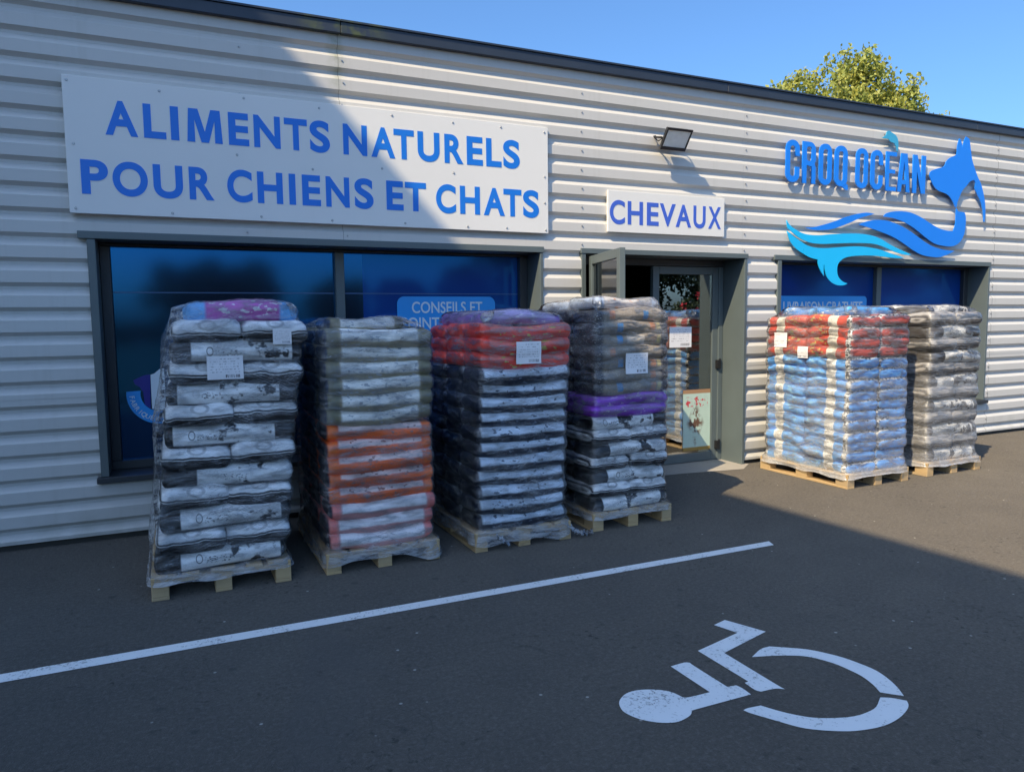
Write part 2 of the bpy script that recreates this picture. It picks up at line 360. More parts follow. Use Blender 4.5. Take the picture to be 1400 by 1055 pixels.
def m_panel(name, base, end, panel, endw=0.74, pz=-0.15, spots=None, face=None):
    b, v, ux, uy, uz, r, w4 = bag_base(name)
    ax = b.math('ABSOLUTE', ux)
    n = b.noise(v, 9, 4, w=w4)
    c = b.mix(n, tuple(x * 0.85 for x in base), tuple(min(1, x * 1.12) for x in base))
    c = b.mix(b.ramp(ax, endw, endw + 0.06), c, b.mix(b.noise(v, 30, 3, w=w4), end, tuple(min(1, x * 1.9) for x in end)))
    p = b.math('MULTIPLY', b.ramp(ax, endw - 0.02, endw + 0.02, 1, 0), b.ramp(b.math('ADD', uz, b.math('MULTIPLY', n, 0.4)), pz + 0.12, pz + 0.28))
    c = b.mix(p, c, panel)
    if spots:
        sp = b.math('MULTIPLY', b.ramp(b.noise(b.scale(v, (22, 22, 40)), 1.0, 2, w=w4), 0.60, 0.63), b.band(ux, -0.6, 0.7))
        c = b.mix(sp, c, spots)
    if face: c = b.mix(b.ramp(ax, 0.935, 0.965), c, face)
    fin(b, c)
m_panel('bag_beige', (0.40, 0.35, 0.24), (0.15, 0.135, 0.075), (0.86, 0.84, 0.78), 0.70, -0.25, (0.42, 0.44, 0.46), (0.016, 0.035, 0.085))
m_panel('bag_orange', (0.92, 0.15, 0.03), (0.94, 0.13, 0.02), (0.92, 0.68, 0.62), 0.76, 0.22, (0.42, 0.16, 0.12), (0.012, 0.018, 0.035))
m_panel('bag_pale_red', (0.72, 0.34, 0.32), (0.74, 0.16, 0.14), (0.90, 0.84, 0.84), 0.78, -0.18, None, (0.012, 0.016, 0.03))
m_panel('bag_navy_sheen', (0.010, 0.016, 0.034), (0.008, 0.011, 0.022), (0.66, 0.74, 0.84), 0.90, -0.02, (0.10, 0.13, 0.18), (0.010, 0.016, 0.034))  # pale top panel stands for sky sheen on the film, painted in
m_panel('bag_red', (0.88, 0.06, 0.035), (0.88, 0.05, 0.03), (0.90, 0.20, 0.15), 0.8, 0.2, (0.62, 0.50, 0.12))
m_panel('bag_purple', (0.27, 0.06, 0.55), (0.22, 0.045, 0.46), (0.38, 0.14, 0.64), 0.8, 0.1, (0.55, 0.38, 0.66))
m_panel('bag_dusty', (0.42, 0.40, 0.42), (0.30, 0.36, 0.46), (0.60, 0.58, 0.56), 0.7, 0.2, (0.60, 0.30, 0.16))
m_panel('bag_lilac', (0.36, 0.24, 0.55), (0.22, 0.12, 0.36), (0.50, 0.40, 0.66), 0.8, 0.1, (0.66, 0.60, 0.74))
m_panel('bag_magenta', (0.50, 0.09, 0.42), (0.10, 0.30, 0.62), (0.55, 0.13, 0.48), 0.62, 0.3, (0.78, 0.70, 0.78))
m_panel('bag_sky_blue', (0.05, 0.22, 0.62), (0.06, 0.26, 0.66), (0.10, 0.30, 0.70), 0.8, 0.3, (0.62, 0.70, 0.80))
b, v, ux, uy, uz, r, w4 = bag_base('bag_mixed')
c = b.mix(b.noise(v, 14, 4, w=w4), (0.13, 0.11, 0.09), (0.52, 0.44, 0.34))
c = b.mix(b.ramp(b.math('ABSOLUTE', ux), 0.72, 0.8), c, (0.05, 0.045, 0.05))
for lo, hi, cc in ((-0.40, -0.26, (0.08, 0.28, 0.55)), (0.46, 0.60, (0.55, 0.26, 0.15)), (-0.15, 0.30, (0.62, 0.56, 0.48)), (0.64, 0.74, (0.55, 0.46, 0.22))):
    on = b.ramp(b.math('FRACT', b.math('ADD', b.math('MULTIPLY', r, 7.3), lo)), 0.45, 0.5)
    c = b.mix(b.math('MULTIPLY', b.math('MULTIPLY', b.band(ux, lo, hi), b.band(uz, -0.4, 0.5, 0.1)), on), c, cc)
c = b.mix(b.math('MULTIPLY', textmark(b, v, w4, 0.6), 0.7), c, (0.5, 0.47, 0.42)); fin(b, c)
def m_band(name, base, white, spot):
    b, v, ux, uy, uz, r, w4 = bag_base(name)
    n = b.noise(v, 8, 3, w=w4)
    c = b.mix(n, tuple(x * 0.85 for x in base), tuple(min(1, x * 1.15) for x in base))
    side = b.ramp(b.math('ABSOLUTE', uy), 0.55, 0.6)
    c = b.mix(b.band(ux, 0.02, 0.42), c, white)
    t = b.math('MULTIPLY', textmark(b, v, w4, 0.54), b.band(ux, 0.06, 0.38)); c = b.mix(b.math('MULTIPLY', t, 0.5), c, (0.3, 0.3, 0.32))
    sp = b.math('MULTIPLY', b.ramp(b.noise(b.scale(v, (18, 18, 30)), 1.0, 2, w=w4), 0.56, 0.60), b.band(ux, -0.75, -0.05)); c = b.mix(sp, c, spot)
    chk = b.ramp(b.noise(b.scale(v, (40, 40, 60)), 1.0, 1, w=w4), 0.46, 0.5)
    c = b.mix(b.band(ux, 0.80, 0.955), c, b.mix(chk, (0.02, 0.02, 0.025), (0.62, 0.62, 0.6)))
    fin(b, c)
m_band('bag_blue_band', (0.13, 0.40, 0.88), (0.88, 0.88, 0.85), (0.26, 0.56, 0.84))
m_band('bag_red_band', (0.56, 0.085, 0.055), (0.74, 0.70, 0.60), (0.56, 0.42, 0.14))

M_bark = simple('bark', (0.12, 0.09, 0.06), 0.9, 0.4, 8, bump=0.6, bsc=20)
def leaf_mat(name, a, bb, cc):
    b = NB(name); v = b.coord('Object'); t = b.t
    n = b.noise(v, 0.9, 3); n2 = b.noise(v, 5.0, 2)
    col_ = b.mix(b.ramp(n2, 0.3, 0.7), b.mix(b.ramp(n, 0.35, 0.65), a, bb), cc)
    b.set(Base_Color=col_, Roughness=0.55)
    tl = t.nodes.new('ShaderNodeBsdfTranslucent'); b.put(tl.inputs[0], col_)
    mx = t.nodes.new('ShaderNodeMixShader'); mx.inputs[0].default_value = 0.3
    t.links.new(b.p.outputs[0], mx.inputs[1]); t.links.new(tl.outputs[0], mx.inputs[2]); t.links.new(mx.outputs[0], b.out.inputs[0])
    return b.mat
M_leaf = leaf_mat('autumn_leaves', (0.38, 0.40, 0.07), (0.56, 0.50, 0.09), (0.19, 0.25, 0.06))
M_leaf_dk = leaf_mat('dark_leaves', (0.035, 0.055, 0.02), (0.06, 0.08, 0.025), (0.03, 0.045, 0.018))
M_flower = simple('red_blossom', (0.5, 0.02, 0.03), 0.6, 0.2, 5)
M_render = simple('grey_render', (0.12, 0.12, 0.12), 0.85, 0.12, 2, bump=0.2)

# ------------------------------------------------------------------ ground and markings
g = MB(); g.face([(-300, -300, 0), (300, -300, 0), (300, 300, 0), (-300, 300, 0)])
ground = g.build('asphalt_ground', M_asphalt); tag(ground, 'dark asphalt parking area in front of the shop', None, None, 'structure')
M_lawn = simple('lawn_grass', (0.022, 0.034, 0.014), 0.9, 0.4, 2, bump=0.6, bsc=80)
M_bounce = simple('pale_bounce_ground', (0.40, 0.37, 0.32), 0.9, 0.2, 3, bump=0.5, bsc=90)
g = MB(); g.face([(2.5, -30, 0.006), (90, -30, 0.006), (90, -11.5, 0.006), (2.5, -11.5, 0.006)]); o = g.build('bounce_ground', M_bounce); tag(o, None, None, None, 'structure')  # unseen pale ground, added to bounce sunlight onto the shaded facade and bags
g = MB(); g.face([(-12, -60, 0.005), (90, -60, 0.005), (90, -30.002, 0.005), (2.498, -30.002, 0.005), (2.498, -11.5, 0.005), (-12, -11.5, 0.005)]); o = g.build('lawn', M_lawn); tag(o, None, None, None, 'structure')
g = MB(); g.box(-12, 90, -11.499, -11.3, 0.0, 0.11); o = g.build('kerb', M_plinth); tag(o, None, None, None, 'structure')
def flat_shape(name, pts, z, mat, parent, label=None):
    bm = bmesh.new(); vs = [bm.verts.new((p[0], p[1], z)) for p in pts]; f = bm.faces.new(vs)
    f.normal_update()
    if f.normal.z < 0: f.normal_flip()
    bmesh.ops.triangulate(bm, faces=[f]); me = bpy.data.meshes.new(name); bm.to_mesh(me); bm.free()
    o = link(name, me, parent, mat)
    if label: o['label'] = label
    return o
flat_shape('parking_line', [(-6, -2.36), (-6, -2.245), (4.04, -2.372), (4.005, -2.458)][::-1], 0.004, M_paint, ground, 'long white painted parking line')
SYM = {
 'head_body': [(1.721, -3.866), (1.751, -3.835), (1.796, -3.81), (1.845, -3.806), (1.895, -3.819), (1.943, -3.845), (1.976, -3.873), (1.995, -3.909), (2.004, -3.95), (2.035, -3.962), (2.143, -3.967), (2.137, -3.686), (2.22, -3.682), (2.245, -3.697), (2.242, -3.738), (2.247, -3.964), (2.294, -3.971), (2.3, -4.008), (2.296, -4.064), (1.986, -4.057), (1.968, -4.059), (1.941, -4.084), (1.895, -4.099), (1.849, -4.102), (1.796, -4.081), (1.746, -4.039), (1.716, -3.995), (1.7, -3.945), (1.703, -3.908)],
 'legs': [(2.65, -3.395), (2.75, -3.368), (2.842, -3.587), (2.469, -3.687), (2.465, -4.04), (2.468, -4.096), (2.432, -4.073), (2.354, -4.065), (2.341, -4.04), (2.345, -3.97), (2.369, -3.967), (2.365, -3.609), (2.695, -3.531)],
 'arc1': [(2.562, -3.784), (2.664, -3.736), (2.727, -3.732), (2.793, -3.779), (2.875, -3.844), (2.927, -3.918), (2.964, -3.994), (2.983, -4.073), (2.992, -4.15), (2.974, -4.231), (2.94, -4.307), (2.897, -4.374), (2.862, -4.34), (2.83, -4.305), (2.862, -4.241), (2.883, -4.164), (2.882, -4.088), (2.868, -4.004), (2.813, -3.903), (2.725, -3.846), (2.642, -3.811)],
 'arc2': [(2.171, -4.153), (2.199, -4.148), (2.266, -4.156), (2.298, -4.215), (2.336, -4.27), (2.393, -4.328), (2.473, -4.37), (2.556, -4.396), (2.635, -4.398), (2.707, -4.384), (2.792, -4.336), (2.833, -4.362), (2.871, -4.407), (2.847, -4.434), (2.8, -4.461), (2.711, -4.49), (2.605, -4.502), (2.497, -4.485), (2.421, -4.457), (2.339, -4.406), (2.285, -4.357), (2.239, -4.283), (2.184, -4.19)],
}
def smooth_closed(pts, n=4, sharp=50):
    out = []; N = len(pts)
    P = [Vector((p[0], p[1], 0)) for p in pts]
    def ang(i):
        a = P[i] - P[i - 1]; c_ = P[(i + 1) % N] - P[i]
        return math.degrees(a.angle(c_, 0))
    sh = [ang(i) > sharp for i in range(N)]
    for i in range(N):
        p1, p2 = P[i], P[(i + 1) % N]
        p0 = P[i - 1] if not sh[i] else p1 * 2 - p2
        p3 = P[(i + 2) % N] if not sh[(i + 1) % N] else p2 * 2 - p1
        for k in range(n):
            t = k / n
            q = 0.5 * ((2 * p1) + (p2 - p0) * t + (2 * p0 - 5 * p1 + 4 * p2 - p3) * t * t + (3 * p1 - p0 - 3 * p2 + p3) * t ** 3)
            out.append((q.x, q.y))
    return out
sy = bpy.data.objects.new('wheelchair_symbol', None); col.objects.link(sy); sy.parent = ground
sy['label'] = 'white painted wheelchair symbol on the asphalt'
for k, nm in (('head_body', 'painted_figure'), ('legs', 'painted_legs'), ('arc1', 'painted_wheel_arc'), ('arc2', 'painted_wheel_arc')):
    flat_shape(nm, smooth_closed(SYM[k], 3, 35), 0.004, M_paint, sy)

# ------------------------------------------------------------------ the shop building
shop = empty('shop_building', (4, 0, 0), 'long low shop clad in pale grey ribbed steel sheets with dark roof trim', 'building')
XL, XR, ZT = -2.42, 17.0, 4.15
OPEN = [(-0.555, 3.345, 0.50, 2.40), (3.79, 5.945, -0.1, 2.40), (6.41, 10.27, 0.50, 2.40)]
PER = 0.1845; Z0 = 2.5485
def profile(za, zb):
    pts = []
    k0 = int(math.floor((za - Z0) / PER)) - 1; k1 = int(math.ceil((zb - Z0) / PER)) + 1
    for k in range(k0, k1 + 1):
        zc = Z0 + k * PER           # centre of the dark underside
        pts += [(zc - 0.072, 0.0), (zc - 0.026, 0.036), (zc - 0.004, 0.036), (zc + 0.026, 0.0)]
    def at(z):
        for (z1, y1), (z2, y2) in zip(pts, pts[1:]):
            if z1 <= z <= z2: return y1 + (y2 - y1) * (z - z1) / max(z2 - z1, 1e-9)
        return 0.0
    res = [(za, at(za))] + [p for p in pts if za + 1e-4 < p[0] < zb - 1e-4] + [(zb, at(zb))]
    return res
rows = [(0.062, 1.168), (1.168, 2.302), (2.302, 3.43), (3.43, ZT)]
cols = [XL, 1.40, 5.88, 10.36, 14.8, XR]
def sub_rects(x0, x1, z0, z1):
    rects = [(x0, x1, z0, z1)]
    for ox0, ox1, oz0, oz1 in OPEN:
        nr = []
        for a, b_, c_, d in rects:
            if ox0 >= b_ or ox1 <= a or oz0 >= d or oz1 <= c_: nr.append((a, b_, c_, d)); continue
            if ox0 > a: nr.append((a, ox0, c_, d))
            if ox1 < b_: nr.append((ox1, b_, c_, d))
            aa, bb = max(a, ox0), min(b_, ox1)
            if oz0 > c_: nr.append((aa, bb, c_, oz0))
            if oz1 < d: nr.append((aa, bb, oz1, d))
        rects = nr
    return rects
for ri, (z0, z1) in enumerate(rows):
    for ci in range(len(cols) - 1):
        dy = -0.0025 * (ri % 2) - 0.0018 * (ci % 2)
        rc_ = sub_rects(cols[ci], cols[ci + 1] - 0.002, z0 - (0.02 if ri else 0), z1)
        # pieces of a sheet that an opening has cut apart are separate sheets
        grp = list(range(len(rc_)))
        for i in range(len(rc_)):
            for j in range(i):
                A, B = rc_[i], rc_[j]
                tx = min(A[1], B[1]) - max(A[0], B[0]); tz = min(A[3], B[3]) - max(A[2], B[2])
                if tx > -1e-6 and tz > -1e-6 and (tx > 1e-6 or tz > 1e-6):
                    gi, gj = grp[i], grp[j]; grp = [gj if q == gi else q for q in grp]
        for gid in sorted(set(grp)):
            mb = MB()
            mine = [q for q, k_ in zip(rc_, grp) if k_ == gid]
            zs_cut = sorted({q[2] for q in mine} | {q[3] for q in mine}); xs_cut = sorted({q[0] for q in mine} | {q[1] for q in mine})
            vmap = {}
            def vtx(x, y, z):
                key = (round(x, 4), round(z, 4), round(y, 4))
                if key not in vmap: vmap[key] = len(mb.v); mb.v.append((x, y, z))
                return vmap[key]
            for a, b_, c_, d in mine:
                zz_ = [q for q in zs_cut if c_ < q < d]; zz_ = [c_] + zz_ + [d]
                pr = []
                for q0, q1 in zip(zz_, zz_[1:]): pr += profile(q0, q1)[(1 if pr else 0):]
                xx_ = [a] + [q for q in xs_cut if a < q < b_] + [b_]
                for xa, xb in zip(xx_, xx_[1:]):
                    for (za, ya), (zb, yb) in zip(pr, pr[1:]):
                        mb.f.append((vtx(xa, ya + dy, za), vtx(xb, ya + dy, za), vtx(xb, yb + dy, zb), vtx(xa, yb + dy, zb)))
            if mb.v: mb.build('cladding_panel', M_clad, shop)
# screws along the sheets
mb = MB(); rnd = random.Random(3)
for sx in (-1.6, 0.6, 1.43, 3.79, 5.91, 8.1, 10.33, 12.5, 14.7):
    k = -13
    while True:
        zc = Z0 + k * PER + 0.085; k += 1
        if zc > 4.1: break
        if zc < 0.1 or any(o[0] - 0.02 < sx < o[1] + 0.02 and o[2] < zc < o[3] for o in OPEN): continue
        if (k % 2) and sx not in (3.79, 5.91, 1.43): continue
        x_ = sx + rnd.uniform(-.01, .01)
        mb.tube((x_, -0.004, zc), (x_, -0.012, zc), 0.009, 0.006, 6)
o = mb.build('sheet_screw', M_steel, shop); o['kind'] = 'stuff'
# structure behind the sheets: inner wall with the openings left free, side and rear walls, roof slab
mb = MB()
xs = [XL] + [v_ for o_ in OPEN for v_ in (o_[0] - 0.005, o_[1] + 0.005)] + [XR]
for i in range(0, len(xs), 2): mb.box(xs[i], xs[i + 1], 0.045, 0.50, 0.0, 4.1)
for o_ in OPEN:
    mb.box(o_[0] - 0.005, o_[1] + 0.005, 0.045, 0.50, 2.405, 4.1)
    if o_[2] > 0: mb.box(o_[0] - 0.005, o_[1] + 0.005, 0.045, 0.50, 0.0, 0.495)
mb.build('front_wall', M_plinth, shop)
MB().box(XL, XL + 0.2, 0.5, 12, 0, 4.1).build('side_wall', M_clad, shop); MB().box(XR - 0.2, XR, 0.5, 12, 0, 4.1).build('side_wall', M_clad, shop)
MB().box(XL + .2, XR - .2, 11.8, 12, 0, 4.1).build('rear_wall', M_render, shop)
MB().box(XL, XR, 0.045, 12, 4.1, 4.14).build('roof', M_plinth, shop)
# base flashing under the lowest sheet
MB().box(XL, 3.78, 0.0, 0.044, 0.05, 0.063).box(5.96, XR, 0.0, 0.044, 0.05, 0.063).build('base_flashing', M_clad, shop)
# roof trim: fascia lengths with a folded coping
ex = [XL, 1.42, 5.6, 9.8, 14.0, XR]
for a, b_ in zip(ex, ex[1:]):
    t_ = MB().box(a, b_ - 0.004, -0.055, 0.09, 4.133, 4.225).build('roof_trim', M_trim, shop, bevel=0.004)
    keep = MB().box(a, b_ - 0.004, -0.068, 0.20, 4.227, 4.243).build('coping', M_trim, t_)

# ---- windows
def window(o_, mull, split_mat, seam=True):
    x0, x1, z0, z1 = o_
    w_ = bpy.data.objects.new('window', None); col.objects.link(w_); w_.parent = shop; w_.location = (x0 - 4, 0, z0)
    Y = 0.31
    # surround: head, jambs, sill
    MB().box(x0 - 0.06, x1 + 0.012, -0.02, Y + .08, z1 - 0.045, z1 + 0.012).build('head_trim', M_frame, w_, bevel=0.003)
    MB().box(x0 - 0.002, x0 + 0.055, -0.014, Y + .08, z0 + 0.012, z1 - 0.048).build('jamb', M_frame, w_, bevel=0.003)
    MB().box(x1 - 0.030, x1 + 0.002, -0.014, Y + .08, z0 + 0.012, z1 - 0.048).build('jamb', M_frame, w_, bevel=0.003)
    MB().box(x0 - 0.03, x1 + 0.03, -0.055, Y + .08, z0 - 0.035, z0 + 0.010).build('sill', M_frame_dk, w_, bevel=0.004)
    # inner frame
    ix0, ix1, iz0, iz1 = x0 + 0.057, x1 - 0.032, z0 + 0.012, z1 - 0.050
    MB().box(ix0, ix1, Y - 0.04, Y + 0.07, iz0, iz0 + 0.07).build('frame_rail', M_frame_dk, w_, bevel=0.004)
    MB().box(ix0, ix1, Y - 0.04, Y + 0.07, iz1 - 0.018, iz1).build('frame_rail', M_frame_dk, w_, bevel=0.004)
    MB().box(ix0, ix0 + 0.075, Y - 0.04, Y + 0.07, iz0 + 0.072, iz1 - 0.02).build('frame_stile', M_frame_dk, w_, bevel=0.004)
    MB().box(ix1 - 0.085, ix1, Y - 0.04, Y + 0.07, iz0 + 0.072, iz1 - 0.02).build('frame_stile', M_frame_dk, w_, bevel=0.004)
    MB().box(mull - 0.042, mull + 0.042, Y - 0.045, Y + 0.07, iz0 + 0.072, iz1 - 0.02).build('mullion', M_frame, w_, bevel=0.005)
    px0, px1, pz0, pz1 = ix0 + 0.077, ix1 - 0.087, iz0 + 0.072, iz1 - 0.02
    for (a, b_, mt) in ((px0, mull - 0.043, split_mat[0]), (mull + 0.043, px1, split_mat[1])):
        MB().box(a, b_, Y + 0.015, Y + 0.03, pz0, pz1).build('pane', mt, w_)
        if seam: MB().box(a, b_, Y + 0.0125, Y + 0.0145, 1.957, 1.966).build('film_seam', M_stick_seam, w_)
    return w_, Y
M_stick_seam = simple('vinyl_seam', (0.05, 0.12, 0.26), 0.3, 0.05, 3)
win1, WY = window(OPEN[0], 1.412, (M_vin_navy, M_vin_blue))
win2, _ = window(OPEN[2], 8.44, (M_vin_blue, M_vin_blue), False)
# dark strip of bare glass beside the mullion
MB().box(1.456, 1.632, WY + 0.0122, WY + 0.0142, 0.60, 1.955).box(1.456, 1.632, WY + 0.0122, WY + 0.0142, 1.968, 2.32).build('bare_glass_strip', M_vin_navy, win1)

# ---- flat shapes and text in the facade plane
def plane_curve(name, polys, y, depth, mat, parent, world=True, bev=0.0):
    cu = bpy.data.curves.new(name, 'CURVE'); cu.dimensions = '2D'; cu.fill_mode = 'BOTH'
    cu.extrude = depth / 2; cu.bevel_depth = bev
    for pts in polys:
        sp = cu.splines.new('POLY'); sp.points.add(len(pts) - 1); sp.use_cyclic_u = True
        for i, p in enumerate(pts): sp.points[i].co = (p[0], p[1], 0, 1)
    tmp = bpy.data.objects.new('tmp', cu)
    col.objects.link(tmp); dg = bpy.context.evaluated_depsgraph_get()
    me = bpy.data.meshes.new_from_object(tmp.evaluated_get(dg)); bpy.data.objects.remove(tmp); bpy.data.curves.remove(cu)
    for v_ in me.vertices: v_.co = Vector((v_.co.x, y - v_.co.z, v_.co.y))
    me.name = name; me.update()
    o = link(name, me, parent, mat)
    return keep_world(o) if world else o
def text_mesh(s, bold=0.0, depth=0.002, spacing=1.0):
    cu = bpy.data.curves.new('t', 'FONT'); cu.body = s; cu.size = 1.0; cu.offset = bold; cu.extrude = depth / 2
    cu.space_character = spacing
    tmp = bpy.data.objects.new('tmp', cu); col.objects.link(tmp); dg = bpy.context.evaluated_depsgraph_get()
    me = bpy.data.meshes.new_from_object(tmp.evaluated_get(dg)); bpy.data.objects.remove(tmp); bpy.data.curves.remove(cu)
    return me
def wall_text(name, s, x0, x1, z0, z1, y, mat, parent, bold=0.02, spacing=1.0):
    me = text_mesh(s, bold, 0.002, spacing)
    xs_ = [v_.co.x for v_ in me.vertices]; zs_ = [v_.co.y for v_ in me.vertices]
    ax, bx, az, bz = min(xs_), max(xs_), min(zs_), max(zs_)
    for v_ in me.vertices:
        v_.co = Vector((x0 + (v_.co.x - ax) / (bx - ax) * (x1 - x0), y - v_.co.z, z0 + (v_.co.y - az) / (bz - az) * (z1 - z0)))
    me.update(); return keep_world(link(name, me, parent, mat))
LN1 = [('A', -0.384, -0.162), ('L', -0.122, 0.035), ('I', 0.068, 0.127), ('M', 0.184, 0.446), ('E', 0.492, 0.648), ('N', 0.686, 0.895), ('T', 0.927, 1.113), ('S', 1.134, 1.301), ('N', 1.414, 1.621), ('A', 1.657, 1.871), ('T', 1.86, 2.045), ('U', 2.08, 2.286), ('R', 2.334, 2.518), ('E', 2.552, 2.711), ('L', 2.746, 2.902), ('S', 2.921, 3.093)]
LN2 = [('P', -0.564, -0.383), ('O', -0.355, -0.113), ('U', -0.075, 0.136), ('R', 0.181, 0.364), ('C', 0.464, 0.656), ('H', 0.696, 0.898), ('I', 0.948, 1.002), ('E', 1.055, 1.209), ('N', 1.253, 1.454), ('S', 1.499, 1.665), ('E', 1.782, 1.937), ('T', 1.952, 2.149), ('C', 2.244, 2.435), ('H', 2.477, 2.675), ('A', 2.714, 2.931), ('T', 2.918, 3.106), ('S', 3.124, 3.295)]
LN3 = [('C', 4.104, 4.285), ('H', 4.32, 4.508), ('E', 4.558, 4.707), ('V', 4.721, 4.925), ('A', 4.928, 5.132), ('U', 5.162, 5.326), ('X', 5.363, 5.538)]
def wall_letters(lst, z0, z1, y, mat, parent, bold):
    """one lettering mesh, every letter fitted to its own width"""
    vs, fs = [], []
    for ch, a, b_ in lst:
        if ch == 'M':
            t_ = 0.058; d = t_ * 1.05; m_ = (a + b_) / 2; n0 = len(vs)
            P = [(a, z0), (a + t_, z0), (a + t_ * .98, z1 - 0.085), (m_ - t_ * .48, z0), (m_ + t_ * .48, z0), (b_ - t_ * .98, z1 - 0.085), (b_ - t_, z0), (b_, z0), (b_ - t_ * .25, z1), (b_ - t_ * 1.45, z1), (m_, z0 + 0.085), (a + t_ * 1.45, z1), (a + t_ * .25, z1)]
            vs += [(x, y - 0.001, z) for x, z in P]; fs += [(n0, n0 + 1, n0 + 2, n0 + 11, n0 + 12), (n0 + 2, n0 + 3, n0 + 10, n0 + 11), (n0 + 3, n0 + 4, n0 + 10), (n0 + 4, n0 + 5, n0 + 9, n0 + 10), (n0 + 5, n0 + 6, n0 + 7, n0 + 8, n0 + 9)]
            continue
        me = text_mesh(ch, bold, 0.002)
        xs_ = [v_.co.x for v_ in me.vertices]; zs_ = [v_.co.y for v_ in me.vertices]
        ax, bx, az, bz = min(xs_), max(xs_), min(zs_), max(zs_); n0 = len(vs)
        ov = 0.004 if ch in 'OCSU' else 0
        lo_ = z0 - ov; hi_ = z1 + (ov if ch != 'U' else 0)
        vs += [(a + (v_.co.x - ax) / (bx - ax) * (b_ - a), y - v_.co.z, lo_ + (v_.co.y - az) / (bz - az) * (hi_ - lo_)) for v_ in me.vertices]
        fs += [tuple(n0 + i for i in p.vertices) for p in me.polygons]; bpy.data.meshes.remove(me)
    me = bpy.data.meshes.new('lettering'); me.from_pydata(vs, [], fs); me.update()
    return keep_world(link('lettering', me, parent, mat))
def rrect(x0, x1, z0, z1, r, n=6):
    out = []
    for cx, cz, a0 in ((x1 - r, z0 + r, -90), (x1 - r, z1 - r, 0), (x0 + r, z1 - r, 90), (x0 + r, z0 + r, 180)):
        for k in range(n + 1):
            a = R(a0 + 90 * k / n); out.append((cx + r * math.cos(a), cz + r * math.sin(a)))
    return out
SY = WY + 0.0105
st = plane_curve('window_sticker', [rrect(1.955, 2.97, 1.48, 1.935, 0.07)], SY, 0.002, M_stick, win1); st['label'] = 'light blue rounded sticker with white lettering'
wall_text('sticker_lettering', 'CONSEILS ET', 2.10, 2.83, 1.775, 1.885, SY - 0.003, M_stick_txt, win1, 0.012)
wall_text('sticker_lettering', 'POINT', 1.995, 2.375, 1.62, 1.735, SY - 0.003, M_stick_txt, win1, 0.012)
st = plane_curve('window_sticker', [rrect(6.62, 8.28, 1.45, 1.955, 0.05)], SY, 0.002, M_stick, win2); st['label'] = 'light blue rounded sticker with white lettering'
wall_text('sticker_lettering', 'LIVRAISON GRATUITE', 6.83, 8.20, 1.755, 1.885, SY - 0.003, M_stick_txt, win2, 0.012)
# round badge low on the left pane
bx_, bz_ = -0.113, 1.119
def arcpts(r, a0, a1, n=24): return [(bx_ + r * math.cos(R(a0 + (a1 - a0) * k / n)), bz_ + r * math.sin(R(a0 + (a1 - a0) * k / n))) for k in range(n + 1)]
plane_curve('badge_ring', [arcpts(0.255, 174, 350) + arcpts(0.150, 350, 168)], SY, 0.002, M_stick, win1)
plane_curve('badge_map', [[(-0.312, 1.239), (-0.23, 1.277), (-0.182, 1.282), (-0.192, 0.995), (-0.235, 1.03), (-0.242, 1.14), (-0.265, 1.18), (-0.30, 1.205)][::-1]], SY - 0.001, 0.002, M_stick_navy, win1)
plane_curve('badge_map', [[(-0.180, 1.279), (-0.15, 1.29), (-0.11, 1.324), (-0.075, 1.33), (-0.075, 0.975), (-0.182, 0.994)][::-1]], SY - 0.001, 0.002, M_stick_txt, win1)
word = 'FABRIQUÉ'
for i, ch in enumerate(word):
    me = text_mesh(ch, 0.01, 0.002); a = R(186 + i * 9.2); rr = 0.232
    xs_ = [v_.co.x for v_ in me.vertices]; ca = (min(xs_) + max(xs_)) / 2; s_ = 0.052
    rot = a + math.pi / 2
    for v_ in me.vertices:
        lx, lz = (v_.co.x - ca) * s_, v_.co.y * s_
        v_.co = Vector((bx_ + rr * math.cos(a) + lx * math.cos(rot) - lz * math.sin(rot), SY - 0.003 - v_.co.z, bz_ + rr * math.sin(a) + lx * math.sin(rot) + lz * math.cos(rot)))
    keep_world(link('badge_letter', me, win1, M_stick_txt))

# ---- the entrance
door = bpy.data.objects.new('entrance', None); col.objects.link(door); door.parent = shop; door.location = (1, 0, 0)
x0, x1, _, z1 = OPEN[1]
MB().box(x0 - 0.012, x1 + 0.012, -0.02, 0.46, z1 - 0.04, z1 + 0.012).build('head_trim', M_frame, door, bevel=0.003)
MB().box(x0 - 0.002, x0 + 0.045, -0.014, 0.46, 0.003, z1 - 0.042).build('jamb', M_frame, door, bevel=0.003)
MB().box(x1 - 0.035, x1 + 0.002, -0.014, 0.46, 0.003, z1 - 0.042).build('jamb', M_frame, door, bevel=0.003)
MB().box(x0 + 0.047, x1 - 0.037, 0.33, 0.43, z1 - 0.115, z1 - 0.043).build('door_frame_rail', M_frame_dk, door, bevel=0.004)
MB().box(x1 - 0.10, x1 - 0.038, 0.335, 0.43, 0.003, z1 - 0.117).build('door_frame_stile', M_frame, door, bevel=0.004)
MB().box(x0 + 0.047, x0 + 0.10, 0.335, 0.43, 0.003, z1 - 0.117).build('door_frame_stile', M_frame, door, bevel=0.004)
